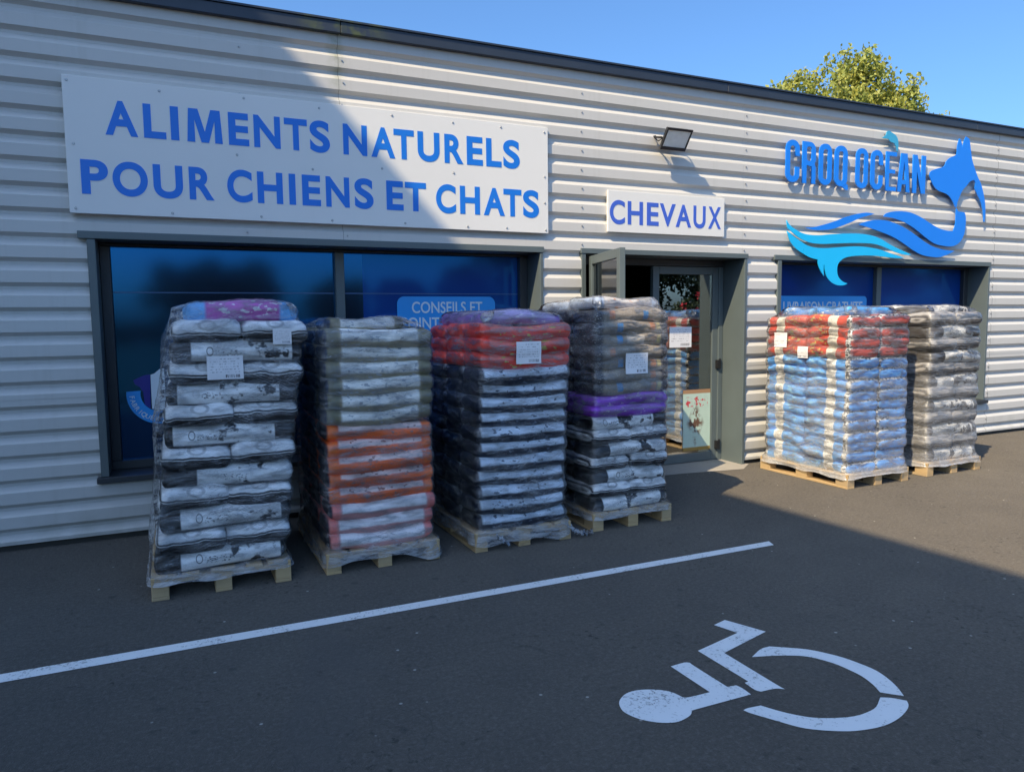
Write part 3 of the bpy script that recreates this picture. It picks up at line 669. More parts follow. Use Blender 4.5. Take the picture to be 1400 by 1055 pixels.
def leaf(width, height, th=0.055, glassm=None):
    """door leaf in local coordinates: x along the leaf, y thickness, z up"""
    r_ = bpy.data.objects.new('door_leaf', None); col.objects.link(r_); r_.parent = shop
    s_ = 0.085
    def pc(nm, mb, mt, bv=0.004):
        o = link(nm, mb.mesh(nm), r_, mt)
        if bv:
            bm = bmesh.new(); bm.from_mesh(o.data); bmesh.ops.bevel(bm, geom=bm.edges[:], offset=bv, segments=1, affect='EDGES'); bm.to_mesh(o.data); bm.free()
        return o
    pc('leaf_stile', MB().box(0, s_, 0, th, 0, height), M_frame); pc('leaf_stile', MB().box(width - s_, width, 0, th, 0, height), M_frame)
    pc('leaf_rail', MB().box(s_ + .001, width - s_ - .001, 0.001, th - .001, height - s_, height), M_frame)
    pc('leaf_rail', MB().box(s_ + .001, width - s_ - .001, 0.001, th - .001, 0, 0.10), M_frame)
    pc('leaf_glass', MB().box(s_ + .001, width - s_ - .001, th * 0.42, th * 0.42 + 0.012, 0.101, height - s_ - .001), glassm, 0)
    return r_, pc
lr, pc = leaf(0.93, 2.27, glassm=M_glass); lr.location = (4.92 - 4, 0.352, 0.012)
# (the handle, hinges, poster and imitated label reflection of the right leaf, in leaf coordinates)
for hz in (0.17, 1.13):
    pc('hinge', MB().box(0.895, 0.935, -0.045, -0.001, hz - 0.04, hz + 0.06).tube((0.94, -0.03, hz - 0.045), (0.94, -0.03, hz + 0.075), 0.013), M_black, 0)
o = pc('reflection_sheet', MB().box(0.245, 0.555, 0.018, 0.020, 1.35, 1.585), M_paper, 0); o['label'] = 'white sheet imitating a pallet label mirrored in the door glass'  # solid stand-in for the reflection of a pallet label in the glass
o = pc('poster', MB().box(0.445, 0.842, 0.018, 0.020, 0.13, 0.85), M_mint, 0); o['label'] = 'mint green poster with brown animals'
ll, pc = leaf(0.95, 2.30, glassm=M_leaf_glass)
ll.location = (3.872 - 4, -0.01, 0.03); ll.rotation_euler.z = math.atan2(-0.92, -0.235)
pc('handle', MB().tube((0.88, 0.06, 0.9), (0.88, 0.10, 0.9), 0.01).tube((0.88, 0.10, 0.85), (0.88, 0.10, 1.25), 0.012).tube((0.88, 0.06, 1.2), (0.88, 0.10, 1.2), 0.01), M_steel, 0)
# interior of the entrance
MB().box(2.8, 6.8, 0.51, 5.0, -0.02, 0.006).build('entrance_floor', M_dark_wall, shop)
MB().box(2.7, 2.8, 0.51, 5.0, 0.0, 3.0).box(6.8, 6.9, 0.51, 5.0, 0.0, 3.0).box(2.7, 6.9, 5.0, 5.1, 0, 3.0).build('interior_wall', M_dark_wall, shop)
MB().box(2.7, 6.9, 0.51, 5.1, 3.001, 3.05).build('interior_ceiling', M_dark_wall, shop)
ap = MB(); ap.face([(3.86, 0.5, 0.006), (3.86, -0.02, 0.006), (5.0, -0.10, 0.005), (5.75, -0.22, 0.005), (6.0, -0.03, 0.006), (5.9, 0.5, 0.006)])
o = ap.build('door_threshold', M_apron); tag(o, None, None, None, 'structure')

# ------------------------------------------------------------------ signs
M_edge = simple('panel_edge', (0.75, 0.75, 0.75), 0.4, 0.05, 3)
sg = empty('sign_board', (1.37, -0.03, 2.54), 'large white sign reading ALIMENTS NATURELS POUR CHIENS ET CHATS above the left window', 'sign')
MB().box(-0.652, 3.398, -0.034, -0.006, 2.54, 3.547).build('panel', M_sign, sg, bevel=0.002)
wall_letters(LN1, 3.135, 3.393, -0.0355, M_blue_print, sg, 0.033)
wall_letters(LN2, 2.685, 2.94, -0.0355, M_blue_print, sg, 0.033)
scr = MB().tube((0, 0, 0), (0, -0.006, 0), 0.011, 0.007, 8).mesh('screw')
for px_, pz_ in [(-0.62, 3.51), (0.0, 3.50), (0.62, 3.515), (1.22, 3.50), (1.85, 3.505), (2.42, 3.50), (2.9, 3.505), (3.36, 3.50), (-0.60, 3.05), (3.36, 3.08), (3.36, 2.83), (-0.61, 2.575), (0.05, 2.57), (0.72, 2.575), (1.3, 2.57), (1.95, 2.575), (2.55, 2.57), (2.95, 2.575), (3.37, 2.57), (0.55, 3.06), (1.75, 3.04), (2.42, 3.05), (1.15, 2.99)]:
    o = link('screw', scr, sg, M_steel); o.location = (px_, -0.034, pz_); keep_world(o)
sg2 = empty('sign_board', (4.835, -0.03, 2.584), 'small white sign reading CHEVAUX above the entrance', 'sign')
MB().box(4.083, 5.587, -0.034, -0.006, 2.584, 3.0).build('panel', M_sign, sg2, bevel=0.002)
wall_letters(LN3, 2.667, 2.903, -0.0355, M_violet_print, sg2, 0.022)
# cut-out logo
LOGO = {
 'dog_head': [(8.897, 3.48), (8.922, 3.529), (9.028, 3.571), (9.171, 3.61), (9.216, 3.677), (9.286, 3.73), (9.383, 3.766), (9.419, 3.788), (9.42, 3.884), (9.456, 3.99), (9.49, 3.961), (9.526, 3.877), (9.545, 3.958), (9.586, 4.026), (9.656, 4.0), (9.69, 3.875), (9.725, 3.749), (9.783, 3.64), (9.856, 3.531), (9.941, 3.423), (10.02, 3.246), (10.05, 3.083), (10.041, 2.95), (10.023, 2.94), (10.006, 3.064), (9.952, 3.193), (9.859, 3.303), (9.815, 3.365), (9.815, 3.447), (9.782, 3.481), (9.706, 3.456), (9.646, 3.403), (9.562, 3.333), (9.516, 3.266), (9.471, 3.183), (9.451, 3.109), (9.431, 3.1), (9.385, 3.162), (9.305, 3.238), (9.217, 3.272), (9.068, 3.303), (8.967, 3.375)],
 'neck_wave': [(9.451, 3.098), (9.492, 3.055), (9.619, 3.048), (9.649, 2.981), (9.646, 2.834), (9.603, 2.718), (9.507, 2.633), (9.383, 2.596), (9.209, 2.599), (9.036, 2.626), (8.863, 2.699), (8.668, 2.794), (8.478, 2.864), (8.27, 2.909), (8.079, 2.92), (8.133, 2.964), (8.266, 2.993), (8.448, 3.002), (8.611, 2.987), (8.802, 2.934), (8.949, 2.877), (9.122, 2.821), (9.296, 2.796), (9.408, 2.8), (9.445, 2.891), (9.446, 2.988)],
 'mid_wave': [(7.657, 2.806), (7.805, 2.853), (7.981, 2.876), (8.159, 2.873), (8.319, 2.842), (8.482, 2.795), (8.648, 2.731), (8.843, 2.643), (9.014, 2.585), (9.212, 2.551), (9.45, 2.541), (9.315, 2.489), (9.169, 2.453), (9.022, 2.449), (8.829, 2.468), (8.66, 2.519), (8.493, 2.592), (8.329, 2.657), (8.168, 2.705), (7.988, 2.744), (7.833, 2.776), (7.724, 2.794)],
 'small_wave': [(6.764, 2.734), (6.918, 2.746), (7.073, 2.78), (7.23, 2.821), (7.422, 2.882), (7.6, 2.927), (7.783, 2.955), (7.919, 2.946), (7.818, 2.921), (7.685, 2.888), (7.522, 2.829), (7.361, 2.776), (7.202, 2.732), (7.044, 2.715), (6.919, 2.712), (6.841, 2.72)],
 'light_wave': [(6.483, 2.805), (6.536, 2.752), (6.613, 2.711), (6.72, 2.671), (6.843, 2.653), (6.999, 2.653), (7.172, 2.671), (7.397, 2.687), (7.644, 2.697), (7.863, 2.685), (8.036, 2.65), (8.213, 2.584), (8.393, 2.529), (8.613, 2.468), (8.505, 2.462), (8.324, 2.491), (8.128, 2.545), (7.936, 2.581), (7.732, 2.586), (7.5, 2.579), (7.24, 2.564), (7.05, 2.553), (6.893, 2.559), (6.769, 2.583), (6.661, 2.624), (6.569, 2.676), (6.5, 2.717)],
 'tail_wave': [(6.493, 2.684), (6.585, 2.632), (6.692, 2.58), (6.801, 2.533), (6.926, 2.509), (7.083, 2.505), (7.274, 2.519), (7.501, 2.538), (7.7, 2.544), (7.904, 2.533), (8.077, 2.508), (8.254, 2.471), (8.488, 2.428), (8.345, 2.419), (8.168, 2.426), (7.908, 2.438), (7.655, 2.431), (7.506, 2.416), (7.409, 2.39), (7.337, 2.342), (7.308, 2.278), (7.319, 2.197), (7.361, 2.145), (7.42, 2.111), (7.49, 2.094), (7.422, 2.072), (7.324, 2.072), (7.225, 2.103), (7.151, 2.16), (7.117, 2.228), (7.098, 2.303), (7.085, 2.308), (7.085, 2.239), (7.095, 2.176), (7.046, 2.227), (7.004, 2.295), (6.985, 2.369), (6.868, 2.389), (6.743, 2.436), (6.619, 2.5), (6.542, 2.575)],
 'crest': [(8.014, 3.865), (8.082, 3.912), (8.091, 3.947), (8.131, 3.965), (8.172, 3.948), (8.246, 3.92), (8.29, 3.876), (8.303, 3.807), (8.292, 3.716), (8.264, 3.776), (8.23, 3.822), (8.158, 3.836), (8.126, 3.861), (8.075, 3.863)],
}
lg = empty('shop_logo', (8.0, -0.03, 2.07), 'blue cut-out shop lettering with dog head and fish tail waves above the right window', 'logo')
LY = -0.048
def glyph(ch, x0, x1, z0, z1):
    w_ = x1 - x0; h_ = z1 - z0; t_ = w_ * 0.31; r_ = w_ * 0.46; ri_ = w_ * 0.17
    if ch in 'OQ':
        outer = rrect(x0, x1, z0, z1, r_)
        P = [outer, rrect(x0 + t_, x1 - t_, z0 + t_, z1 - t_, ri_)[::-1]]
        if ch == 'Q':
            outer = [p for p in outer if not (p[0] > x1 - r_ + 1e-6 and p[1] < z0 + r_ - 1e-6)]
            P[0] = outer + [(x0 + w_ * .62, z0), (x1 + w_ * .02, z0 - h_ * .075), (x1 + w_ * .04, z0 + h_ * .03), (x1 - w_ * 0.05, z0 + h_ * .06), (x1, z0 + h_ * 0.14)] if False else rrect(x0, x1, z0, z1, r_)
        return P
    if ch == 'C':
        o_ = rrect(x0, x1, z0, z1, r_); i_ = rrect(x0 + t_, x1 - t_, z0 + t_, z1 - t_, ri_)
        zc0, zc1 = z0 + h_ * 0.37, z0 + h_ * 0.63
        top = [p for p in o_ if p[1] >= zc1]; bot = [p for p in o_ if p[1] < zc0]
        # outer runs counter-clockwise from the lower right corner
        br = [p for p in o_ if p[1] < zc0 and p[0] > x0 + w_ / 2]; tr = [p for p in o_ if p[1] > zc1]
        bl = [p for p in o_ if p[1] < zc0 and p[0] <= x0 + w_ / 2]
        ibr = [p for p in i_ if p[1] < zc0 and p[0] > x0 + w_ / 2]; itp = [p for p in i_ if p[1] > zc1]; ibl = [p for p in i_ if p[1] < zc0 and p[0] <= x0 + w_ / 2]
        path = [(x1, zc1)] + tr + bl + br + [(x1, zc0), (x1 - t_, zc0)] + ibr[::-1] + ibl[::-1] + itp[::-1] + [(x1 - t_, zc1)]
        return [path]
    if ch == 'R':
        zm = z0 + h_ * 0.44
        out = [(x0, z0), (x0 + t_, z0), (x0 + t_, zm), (x1 - t_, zm - h_ * 0.03), (x1 - t_, z0), (x1, z0), (x1, zm - h_ * 0.05), (x1 - w_ * .09, zm + h_ * .04), (x1, zm + h_ * .13), (x1, z1 - r_)]
        out += [p for p in rrect(x0, x1, z0, z1, r_) if p[0] > x1 - r_ - 1e-6 and p[1] > z1 - r_ - 1e-6][1:] + [(x0, z1)]
        return [out, rrect(x0 + t_, x1 - t_, zm + t_ * 0.75, z1 - t_ * 0.85, ri_ * .8)[::-1]]
    if ch == 'E':
        e = t_ * 0.85
        return [[(x0, z0), (x1, z0), (x1, z0 + e), (x0 + t_, z0 + e), (x0 + t_, z0 + h_ / 2 - e / 2), (x1 - w_ * .12, z0 + h_ / 2 - e / 2), (x1 - w_ * .12, z0 + h_ / 2 + e / 2), (x0 + t_, z0 + h_ / 2 + e / 2), (x0 + t_, z1 - e), (x1, z1 - e), (x1, z1), (x0, z1)]]
    if ch == 'A':
        cx = (x0 + x1) / 2; k = w_ * 0.24
        return [[(x0, z0), (x0 + t_ * .95, z0), (x0 + t_ * 1.12, z0 + h_ * .2), (x1 - t_ * 1.12, z0 + h_ * .2), (x1 - t_ * .95, z0), (x1, z0), (cx + k, z1), (cx - k, z1)],
                [(cx - w_ * .145, z0 + h_ * .31), (cx, z0 + h_ * .80), (cx + w_ * .145, z0 + h_ * .31)]]
    if ch == 'N':
        return [[(x0, z0), (x0 + t_, z0), (x0 + t_, z0 + h_ * .58), (x1 - t_ * 1.02, z0), (x1, z0), (x1, z1), (x1 - t_, z1), (x1 - t_, z0 + h_ * .42), (x0 + t_ * 1.02, z1), (x0, z1)]]
for ch, a, b_ in [('C', 6.452, 6.662), ('R', 6.708, 6.915), ('O', 6.970, 7.174), ('Q', 7.222, 7.432), ('O', 7.576, 7.780), ('C', 7.832, 8.042), ('E', 8.094, 8.283), ('A', 8.306, 8.534), ('N', 8.584, 8.822)]:
    P = glyph(ch, a, b_, 3.24, 3.713)
    o = plane_curve('raised_letter', P, LY, 0.014, M_logo_dk, lg)
    if ch == 'Q': plane_curve('letter_tail', [[(a + .115, 3.245), (a + .17, 3.30), (a + .225, 3.26), (a + .228, 3.205), (a + .19, 3.205)]], LY + .0015, 0.012, M_logo_dk, o)
for k, nm, mt in (('dog_head', 'dog_head', M_logo_dk), ('neck_wave', 'wave', M_logo_dk), ('mid_wave', 'wave', M_logo_dk), ('small_wave', 'wave', M_logo_dk), ('light_wave', 'wave', M_logo_lt), ('tail_wave', 'fish_tail', M_logo_lt), ('crest', 'splash', M_logo_cy)):
    plane_curve(nm, [smooth_closed(LOGO[k], 4, 42)], LY, 0.010, mt, lg)
pin = MB().tube((0, -0.045, 0), (0, 0.03, 0), 0.008).mesh('standoff_pin')
for px_, pz_ in [(6.5, 3.3), (6.6, 3.65), (7.07, 3.26), (7.9, 3.28), (8.2, 3.27), (9.2, 3.4), (9.6, 3.5), (9.6, 2.9), (8.3, 2.95), (7.2, 2.6), (8.7, 2.65), (7.0, 2.45)]:
    o = link('standoff_pin', pin, lg, M_steel); o.location = (px_, 0, pz_); keep_world(o)

# ------------------------------------------------------------------ floodlight
fl = empty('floodlight', (4.88, 0, 3.47), 'black LED floodlight on a bracket above the small CHEVAUX sign', 'lamp')
M_led = simple('lamp_glass', (0.92, 0.90, 0.82), 0.25, 0.15, 18, coat=0.6)
fax = Vector((1, -0.02, 0.0)).normalized(); fn = Vector((-0.08, -0.79, -0.61)).normalized(); fup = fn.cross(fax) * -1
if fup.z < 0: fup = -fup
fc = Vector((4.81, -0.19, 3.53))
def obox(cx, cy, cz, hx, hy, hz, taper=0.0):
    mb = MB(); pts = []
    for sz in (-1, 1):
        for sx_, sy_ in ((-1, -1), (1, -1), (1, 1), (-1, 1)):
            k = 1 - (taper if sz < 0 else 0)
            p = fc + fax * (cx + sx_ * hx * k) + fup * (cy + sy_ * hy * k) + fn * (cz + sz * hz); pts.append(tuple(p))
    mb.v = pts; mb.f = [(3, 2, 1, 0), (4, 5, 6, 7), (0, 1, 5, 4), (1, 2, 6, 5), (2, 3, 7, 6), (3, 0, 4, 7)]
    return mb
obox(0, 0, -0.032, 0.150, 0.108, 0.030, 0.12).build('housing', M_black, fl, bevel=0.004)
bz = MB()
for s_ in ((0, 0.105, 0.155, 0.010), (0, -0.100, 0.155, 0.015)):
    q = obox(s_[0], s_[1], 0.005, s_[2], s_[3], 0.008); n0 = len(bz.v); bz.v += q.v; bz.f += [tuple(n0 + i for i in f) for f in q.f]
for s_ in ((-0.148, 0, 0.007, 0.0855), (0.148, 0, 0.007, 0.0855)):
    q = obox(s_[0], 0.0025, 0.0045, s_[2], s_[3], 0.0075); n0 = len(bz.v); bz.v += q.v; bz.f += [tuple(n0 + i for i in f) for f in q.f]
bz.build('bezel', M_black, fl)
obox(0, 0.005, 0.003, 0.139, 0.088, 0.002).build('lens', M_led, fl)
obox(0, 0.01, -0.088, 0.09, 0.07, 0.024, 0.1).build('driver_box', M_black, fl, bevel=0.004)
mb = MB()
for sx_ in (-1, 1):
    p1 = fc + fax * (0.168 * sx_) - fn * 0.02; p2 = p1 + Vector((0, 0.13, 0.03)); mb.tube(p1, p2, 0.008)
mb.tube(fc + fax * -0.168 - fn * 0.02 + Vector((0, 0.13, 0.03)), fc + fax * 0.168 - fn * 0.02 + Vector((0, 0.13, 0.03)), 0.008)
mb.tube(fc + Vector((0, 0.145, 0.05)), Vector((4.81, 0.02, 3.57)), 0.016)
mb.build('bracket', M_black, fl)
MB().tube(Vector((4.67, 0.0, 3.58)), Vector((4.68, -0.06, 3.53)), 0.005).tube(Vector((4.68, -0.06, 3.53)), fc + fax * -0.12 - fn * 0.04, 0.005).tube((4.665, 0.02, 3.585), (4.675, -0.015, 3.585), 0.014).build('cable', M_black, fl)

# ------------------------------------------------------------------ wrapped pallets of bags
def cube_grid(nx, ny, nz):
    idx = {}; vs = []; fs = []
    def vid(i, j, k):
        key = (i, j, k)
        if key not in idx:
            idx[key] = len(vs); vs.append((2 * i / nx - 1, 2 * j / ny - 1, 2 * k / nz - 1))
        return idx[key]
    for i in range(nx):
        for j in range(ny):
            fs.append((vid(i, j, 0), vid(i, j + 1, 0), vid(i + 1, j + 1, 0), vid(i + 1, j, 0)))
            fs.append((vid(i, j, nz), vid(i + 1, j, nz), vid(i + 1, j + 1, nz), vid(i, j + 1, nz)))
    for i in range(nx):
        for k in range(nz):
            fs.append((vid(i, 0, k), vid(i + 1, 0, k), vid(i + 1, 0, k + 1), vid(i, 0, k + 1)))
            fs.append((vid(i, ny, k), vid(i, ny, k + 1), vid(i + 1, ny, k + 1), vid(i + 1, ny, k)))
    for j in range(ny):
        for k in range(nz):
            fs.append((vid(0, j, k), vid(0, j, k + 1), vid(0, j + 1, k + 1), vid(0, j + 1, k)))
            fs.append((vid(nx, j, k), vid(nx, j + 1, k), vid(nx, j + 1, k + 1), vid(nx, j, k + 1)))
    return vs, fs
GRID = cube_grid(22, 14, 6)
def bag_mesh(L, W, H, seed):
    """filled bag: flat plan, pillow section, sagging and creased"""
    rnd = random.Random(seed); vs, fs = GRID; out = []
    so_ = Vector((seed * 3.17, seed * 1.3, 0))
    sag = rnd.uniform(0.005, 0.018); ph = rnd.uniform(0, 6.28)
    rr = H * rnd.uniform(.40, .50)
    for (x, y, z) in vs:
        x = math.copysign(1 - (1 - abs(x)) ** 1.35, x); y = math.copysign(1 - (1 - abs(y)) ** 1.5, y)
        n_ = max((abs(x) ** 12 + abs(y) ** 12) ** (1 / 12), 1e-6); mx = max(abs(x), abs(y))
        dx_, dy_ = x / n_ * mx, y / n_ * mx          # plan outline with rounded corners
        if mx > 0.9999:                              # rim: half round
            ph_ = z * math.pi / 2; c_ = math.cos(ph_); hz = math.sin(ph_)
        else: c_ = 0.0; hz = math.copysign(1, z)
        q = Vector((dx_ * (L / 2 - rr * .36 * (1 - c_)), dy_ * (W / 2 - rr * (1 - c_)), hz * H / 2))
        p = Vector((dx_, dy_, hz))
        q.z *= 1 - 0.16 * abs(dx_) ** 12
        nn = noise.noise(q * 5 + so_)
        q.z += sag * math.sin(p.x * 3.0 + ph) + 0.005 * nn
        edge = max(abs(p.x), abs(p.y)) ** 4
        q.x += p.x * 0.010 * noise.noise(Vector((q.y * 9, q.z * 14, seed))) * edge
        q.y += p.y * 0.012 * noise.noise(Vector((q.x * 7, q.z * 16, seed + 5))) * edge
        cr = noise.noise(Vector((q.x * 24, q.y * 24, q.z * 10 + seed)))
        q.z *= 1 + 0.07 * cr * edge
        out.append(tuple(q))
    me = bpy.data.meshes.new('feed_bag'); me.from_pydata(out, [], fs); me.update()
    me.polygons.foreach_set('use_smooth', [True] * len(me.polygons))
    return me
BAGCACHE = {}
def get_bag(L, W, H, mat, var):
    key = (round(L, 3), round(W, 3), round(H, 3), mat, var)
    if key not in BAGCACHE:
        BAGCACHE[key] = bag_mesh(L, W, H, hash((round(L, 2), round(W, 2), var)) % 997 + var * 13)
        BAGCACHE[key].materials.append(BAGM[mat])
    return BAGCACHE[key]

PB = {}
def pallet_piece(nm, sx_, sy_, sz_):
    key = (nm, sx_, sy_, sz_)
    if key not in PB:
        me = MB().box(-sx_ / 2, sx_ / 2, -sy_ / 2, sy_ / 2, -sz_ / 2, sz_ / 2).mesh(nm); me.materials.append(M_wood)
        bm = bmesh.new(); bm.from_mesh(me); bmesh.ops.bevel(bm, geom=bm.edges[:], offset=0.003, segments=1, affect='EDGES'); bm.to_mesh(me); bm.free()
        PB[key] = me
    return PB[key]
def pallet(parent, Wx, Dy):
    """deck boards run along y, stringers along x; origin at the centre of the footprint"""
    r_ = bpy.data.objects.new('wooden_pallet', None); col.objects.link(r_); r_.parent = parent
    def add(nm, s3, loc):
        o = bpy.data.objects.new(nm, pallet_piece(nm, *s3)); col.objects.link(o); o.parent = r_; o.location = loc
    hx, hy = Wx / 2, Dy / 2
    for x_, bw in ((-hx + .0725, .145), (-hx * .5 + .02, .10), (0, .145), (hx * .5 - .02, .10), (hx - .0725, .145)):
        add('deck_board', (bw, Dy, .022), (x_, 0, .133))
    for y_ in (-hy + .0725, 0, hy - .0725): add('stringer_board', (Wx, .145, .0218), (0, y_, .111))
    for x_ in (-hx + .05, 0, hx - .05):
        for y_ in (-hy + .0725, 0, hy - .0725): add('block', (.0985, .1448, .078), (x_, y_, .061))
        add('skid_board', (.10, Dy, .0215), (x_, 0, .0108))
    return r_

def stack(label, x0, x1, y0, y1, layers, film, seed, lean=0.0, loose=0.0, skirt=(0.035, 0.115), group='wrapped pallets of feed bags outside the shop'):
    rnd = random.Random(seed)
    cx, cy = (x0 + x1) / 2, (y0 + y1) / 2; Wx, Dy = x1 - x0, y1 - y0
    root = empty('wrapped_pallet', (cx, cy, 0), label, 'pallet load', group)
    pallet(root, Wx, Dy)
    bv, bf = [], []
    def put(kind, L, W, H, lx, ly, z, rot):
        me = get_bag(L, W, H, kind, rnd.randrange(4))
        o = bpy.data.objects.new('feed_bag', me); col.objects.link(o); o.parent = root
        o.location = (lx + lean * (z - .14) / 1.5 + rnd.uniform(-.012, .012), ly + rnd.uniform(-.010, .010), z)
        o.rotation_euler = (rnd.uniform(-.020, .020), rnd.uniform(-.018, .018), rot + rnd.uniform(-.018, .018))
        mw = o.rotation_euler.to_matrix(); n0 = len(bv)
        bv.extend([mw @ v_.co + o.location for v_ in me.vertices]); bf.extend([tuple(n0 + i for i in p.vertices) for p in me.polygons])
        return o
    z = 0.146; lw, ld = Wx - 0.045, Dy - 0.05
    for kind, lay, h in layers:
        zc = z + h / 2; H = h * 1.2
        wv = rnd.uniform(-.006, .006)
        if lay == 'A':
            for k in range(3): put(kind, lw, ld / 3 * 1.03, H, wv, -ld / 2 + ld / 3 * (k + .5), zc, 0 if rnd.random() < .5 else math.pi)
        elif lay == 'B':
            for s_ in (-1, 1): put(kind, ld * 0.66, lw / 2 * 1.08, H, s_ * lw / 4, -ld / 2 + ld * .33, zc, math.pi / 2)
            put(kind, lw, ld * .34, H, wv, ld / 2 - ld * .17, zc, 0)
        elif lay == 'D':      # as B with the pair at the back
            for s_ in (-1, 1): put(kind, ld * 0.66, lw / 2 * 1.02, H, s_ * lw / 4, ld / 2 - ld * .33, zc, math.pi / 2)
            put(kind, lw, ld * .34, H, wv, -ld / 2 + ld * .17, zc, 0)
        elif lay == 'C':      # two by two, mirrored about the middle
            for sx_ in (-1, 1):
                put(kind, ld / 2, lw / 2 * 1.07, H, sx_ * lw / 4, -ld / 4, zc, -math.pi / 2)
                put(kind, ld / 2, lw / 2 * 1.07, H, sx_ * lw / 4, ld / 4, zc, math.pi / 2)
        elif lay == 'T':      # a few loose bags on top
            put(kind, lw * .86, ld * .42, H, 0.02, -ld * .22, zc, rnd.uniform(-.06, .06))
            put(kind, lw * .80, ld * .42, H, -0.02, ld * .2, zc, rnd.uniform(-.06, .06))
        elif lay == 'U':      # one loose bag on top
            put(kind, lw * .72, ld * .40, H, -0.05, -ld * .12, zc, .04)
        elif lay == 'S':      # small flat bags on top
            for sx_ in (-1, 1):
                for sy_ in (-1, 1): put(kind, ld * .36, lw * .38, H, sx_ * lw * .21, sy_ * ld * .21, zc, math.pi / 2)
        z += h
    top = z
    bvh = BVHTree.FromPolygons(bv, bf)
    # ---- film: rays from outside find the load, the film bridges its hollows
    NP, NZ = 168, 124
    hx, hy, rc = Wx / 2 - .02, Dy / 2 - .02, 0.05
    ring = []
    per = [(-hx + rc, -hy, 0, -1)]
    def seg(ax, ay, bx, by, nx_, ny_, n):
        for k in range(n):
            t = k / n; ring.append((ax + (bx - ax) * t, ay + (by - ay) * t, nx_, ny_))
    def corner(cx_, cy_, a0, n=5):
        for k in range(n):
            a = R(a0 + 90 * k / n); ring.append((cx_ + rc * math.cos(a), cy_ + rc * math.sin(a), math.cos(a), math.sin(a)))
    seg(-hx + rc, -hy, hx - rc, -hy, 0, -1, 34); corner(hx - rc, -hy + rc, -90)
    seg(hx, -hy + rc, hx, hy - rc, 1, 0, 45); corner(hx - rc, hy - rc, 0)
    seg(hx - rc, hy, -hx + rc, hy, 0, 1, 34); corner(-hx + rc, hy - rc, 90)
    seg(-hx, hy - rc, -hx, -hy + rc, -1, 0, 45); corner(-hx + rc, -hy + rc, 180)
    NP = len(ring)
    zb = 0.120; zt = top - 0.03
    D = [[0.0] * NP for _ in range(NZ)]
    for j in range(NZ):
        zz = zb + (zt - zb) * j / (NZ - 1)
        for i, (x_, y_, nx_, ny_) in enumerate(ring):
            lx_ = lean * max(0, zz - .16) / 1.5
            o_ = Vector((x_ + lx_ + nx_ * .3, y_ + ny_ * .3, zz)); hit = bvh.ray_cast(o_, Vector((-nx_, -ny_, 0)), 0.6)
            d = 0.3 - hit[3] if hit[0] is not None else -0.20
            if zz < 0.15: d = max(d, 0.028)
            elif nx_ < -0.5 and loose: d = max(d, loose * (1.2 + noise.noise(Vector((zz * 2.2, y_ * 2, seed)))) * min(1, (zz - .15) * 4) * min(1, max(0, (zt - zz) * 5)))
            D[j][i] = max(d, -0.20)
    raw = [r_[:] for r_ in D]
    for it in range(12):      # tension: pull hollows out to the mean of their neighbours
        E = [r_[:] for r_ in D]
        for j in range(NZ):
            for i in range(NP):
                a = D[max(j - 1, 0)][i]; b_ = D[min(j + 1, NZ - 1)][i]; c_ = D[j][i - 1]; d = D[j][(i + 1) % NP]
                E[j][i] = max(raw[j][i], (a + b_) * .22 + (c_ + d) * .28)
        D = E
    # at the corners the film stays tight between the faces
    vs, fs = [], []
    sd = seed * 7.3
    def wr(x_, y_, z_): return 0.0035 * noise.noise(Vector((x_ * 7 + sd, y_ * 7, z_ * 20))) + 0.002 * noise.noise(Vector((x_ * 30 + sd, y_ * 30, z_ * 45)))
    for j in range(-2, NZ):
        for i, (x_, y_, nx_, ny_) in enumerate(ring):
            if j < 0:
                zz = zb - (0.006 if j == -1 else skirt[0] * (0.35 + 0.75 * max(0, noise.noise(Vector((x_ * 4 + sd, y_ * 4, 0)) ) + .35)))
                zz = max(zz, 0.012)
                d = D[0][i] + 0.006 + (0.01 * noise.noise(Vector((x_ * 15, y_ * 15, sd))) if j == -2 else 0) + (0.012 if j == -2 else 0)
            else:
                zz = zb + (zt - zb) * j / (NZ - 1); d = D[j][i] + 0.005
            d += wr(x_, y_, zz) + 0.002
            vs.append((x_ + lean * max(0, zz - .16) / 1.5 + nx_ * d, y_ + ny_ * d, zz))
    NR = NZ + 2
    for j in range(NR - 1):
        for i in range(NP):
            i2 = (i + 1) % NP; fs.append((j * NP + i, j * NP + i2, (j + 1) * NP + i2, (j + 1) * NP + i))
    # cap
    NC = 16; cap = []
    last = vs[-NP:]
    for k in range(1, NC + 1):
        s_ = 1 - k / NC; row = []
        for i in range(NP):
            lt = lean * (zt - .16) / 1.5
            x_, y_ = (last[i][0] - lt) * s_ + lt, last[i][1] * s_
            hit = bvh.ray_cast(Vector((x_, y_, top + .6)), Vector((0, 0, -1)), 0.9)
            zz = hit[0].z if hit[0] is not None else zt
            row.append([x_, y_, max(zz, zt - 0.02 if k > 1 else zt)])
        cap.append(row)
    rawc = [[q[2] for q in r_] for r_ in cap]
    for it in range(14):
        new = [[q[2] for q in r_] for r_ in cap]
        for k in range(NC):
            for i in range(NP):
                a = cap[k - 1][i][2] if k else zt; b_ = cap[k + 1][i][2] if k < NC - 1 else cap[k][i][2]
                m_ = (a + b_) * .3 + (cap[k][i - 1][2] + cap[k][(i + 1) % NP][2]) * .2
                new[k][i] = max(rawc[k][i], m_)
        for k in range(NC):
            for i in range(NP): cap[k][i][2] = new[k][i]
    zc_ = sum(q[2] for q in cap[-1]) / NP
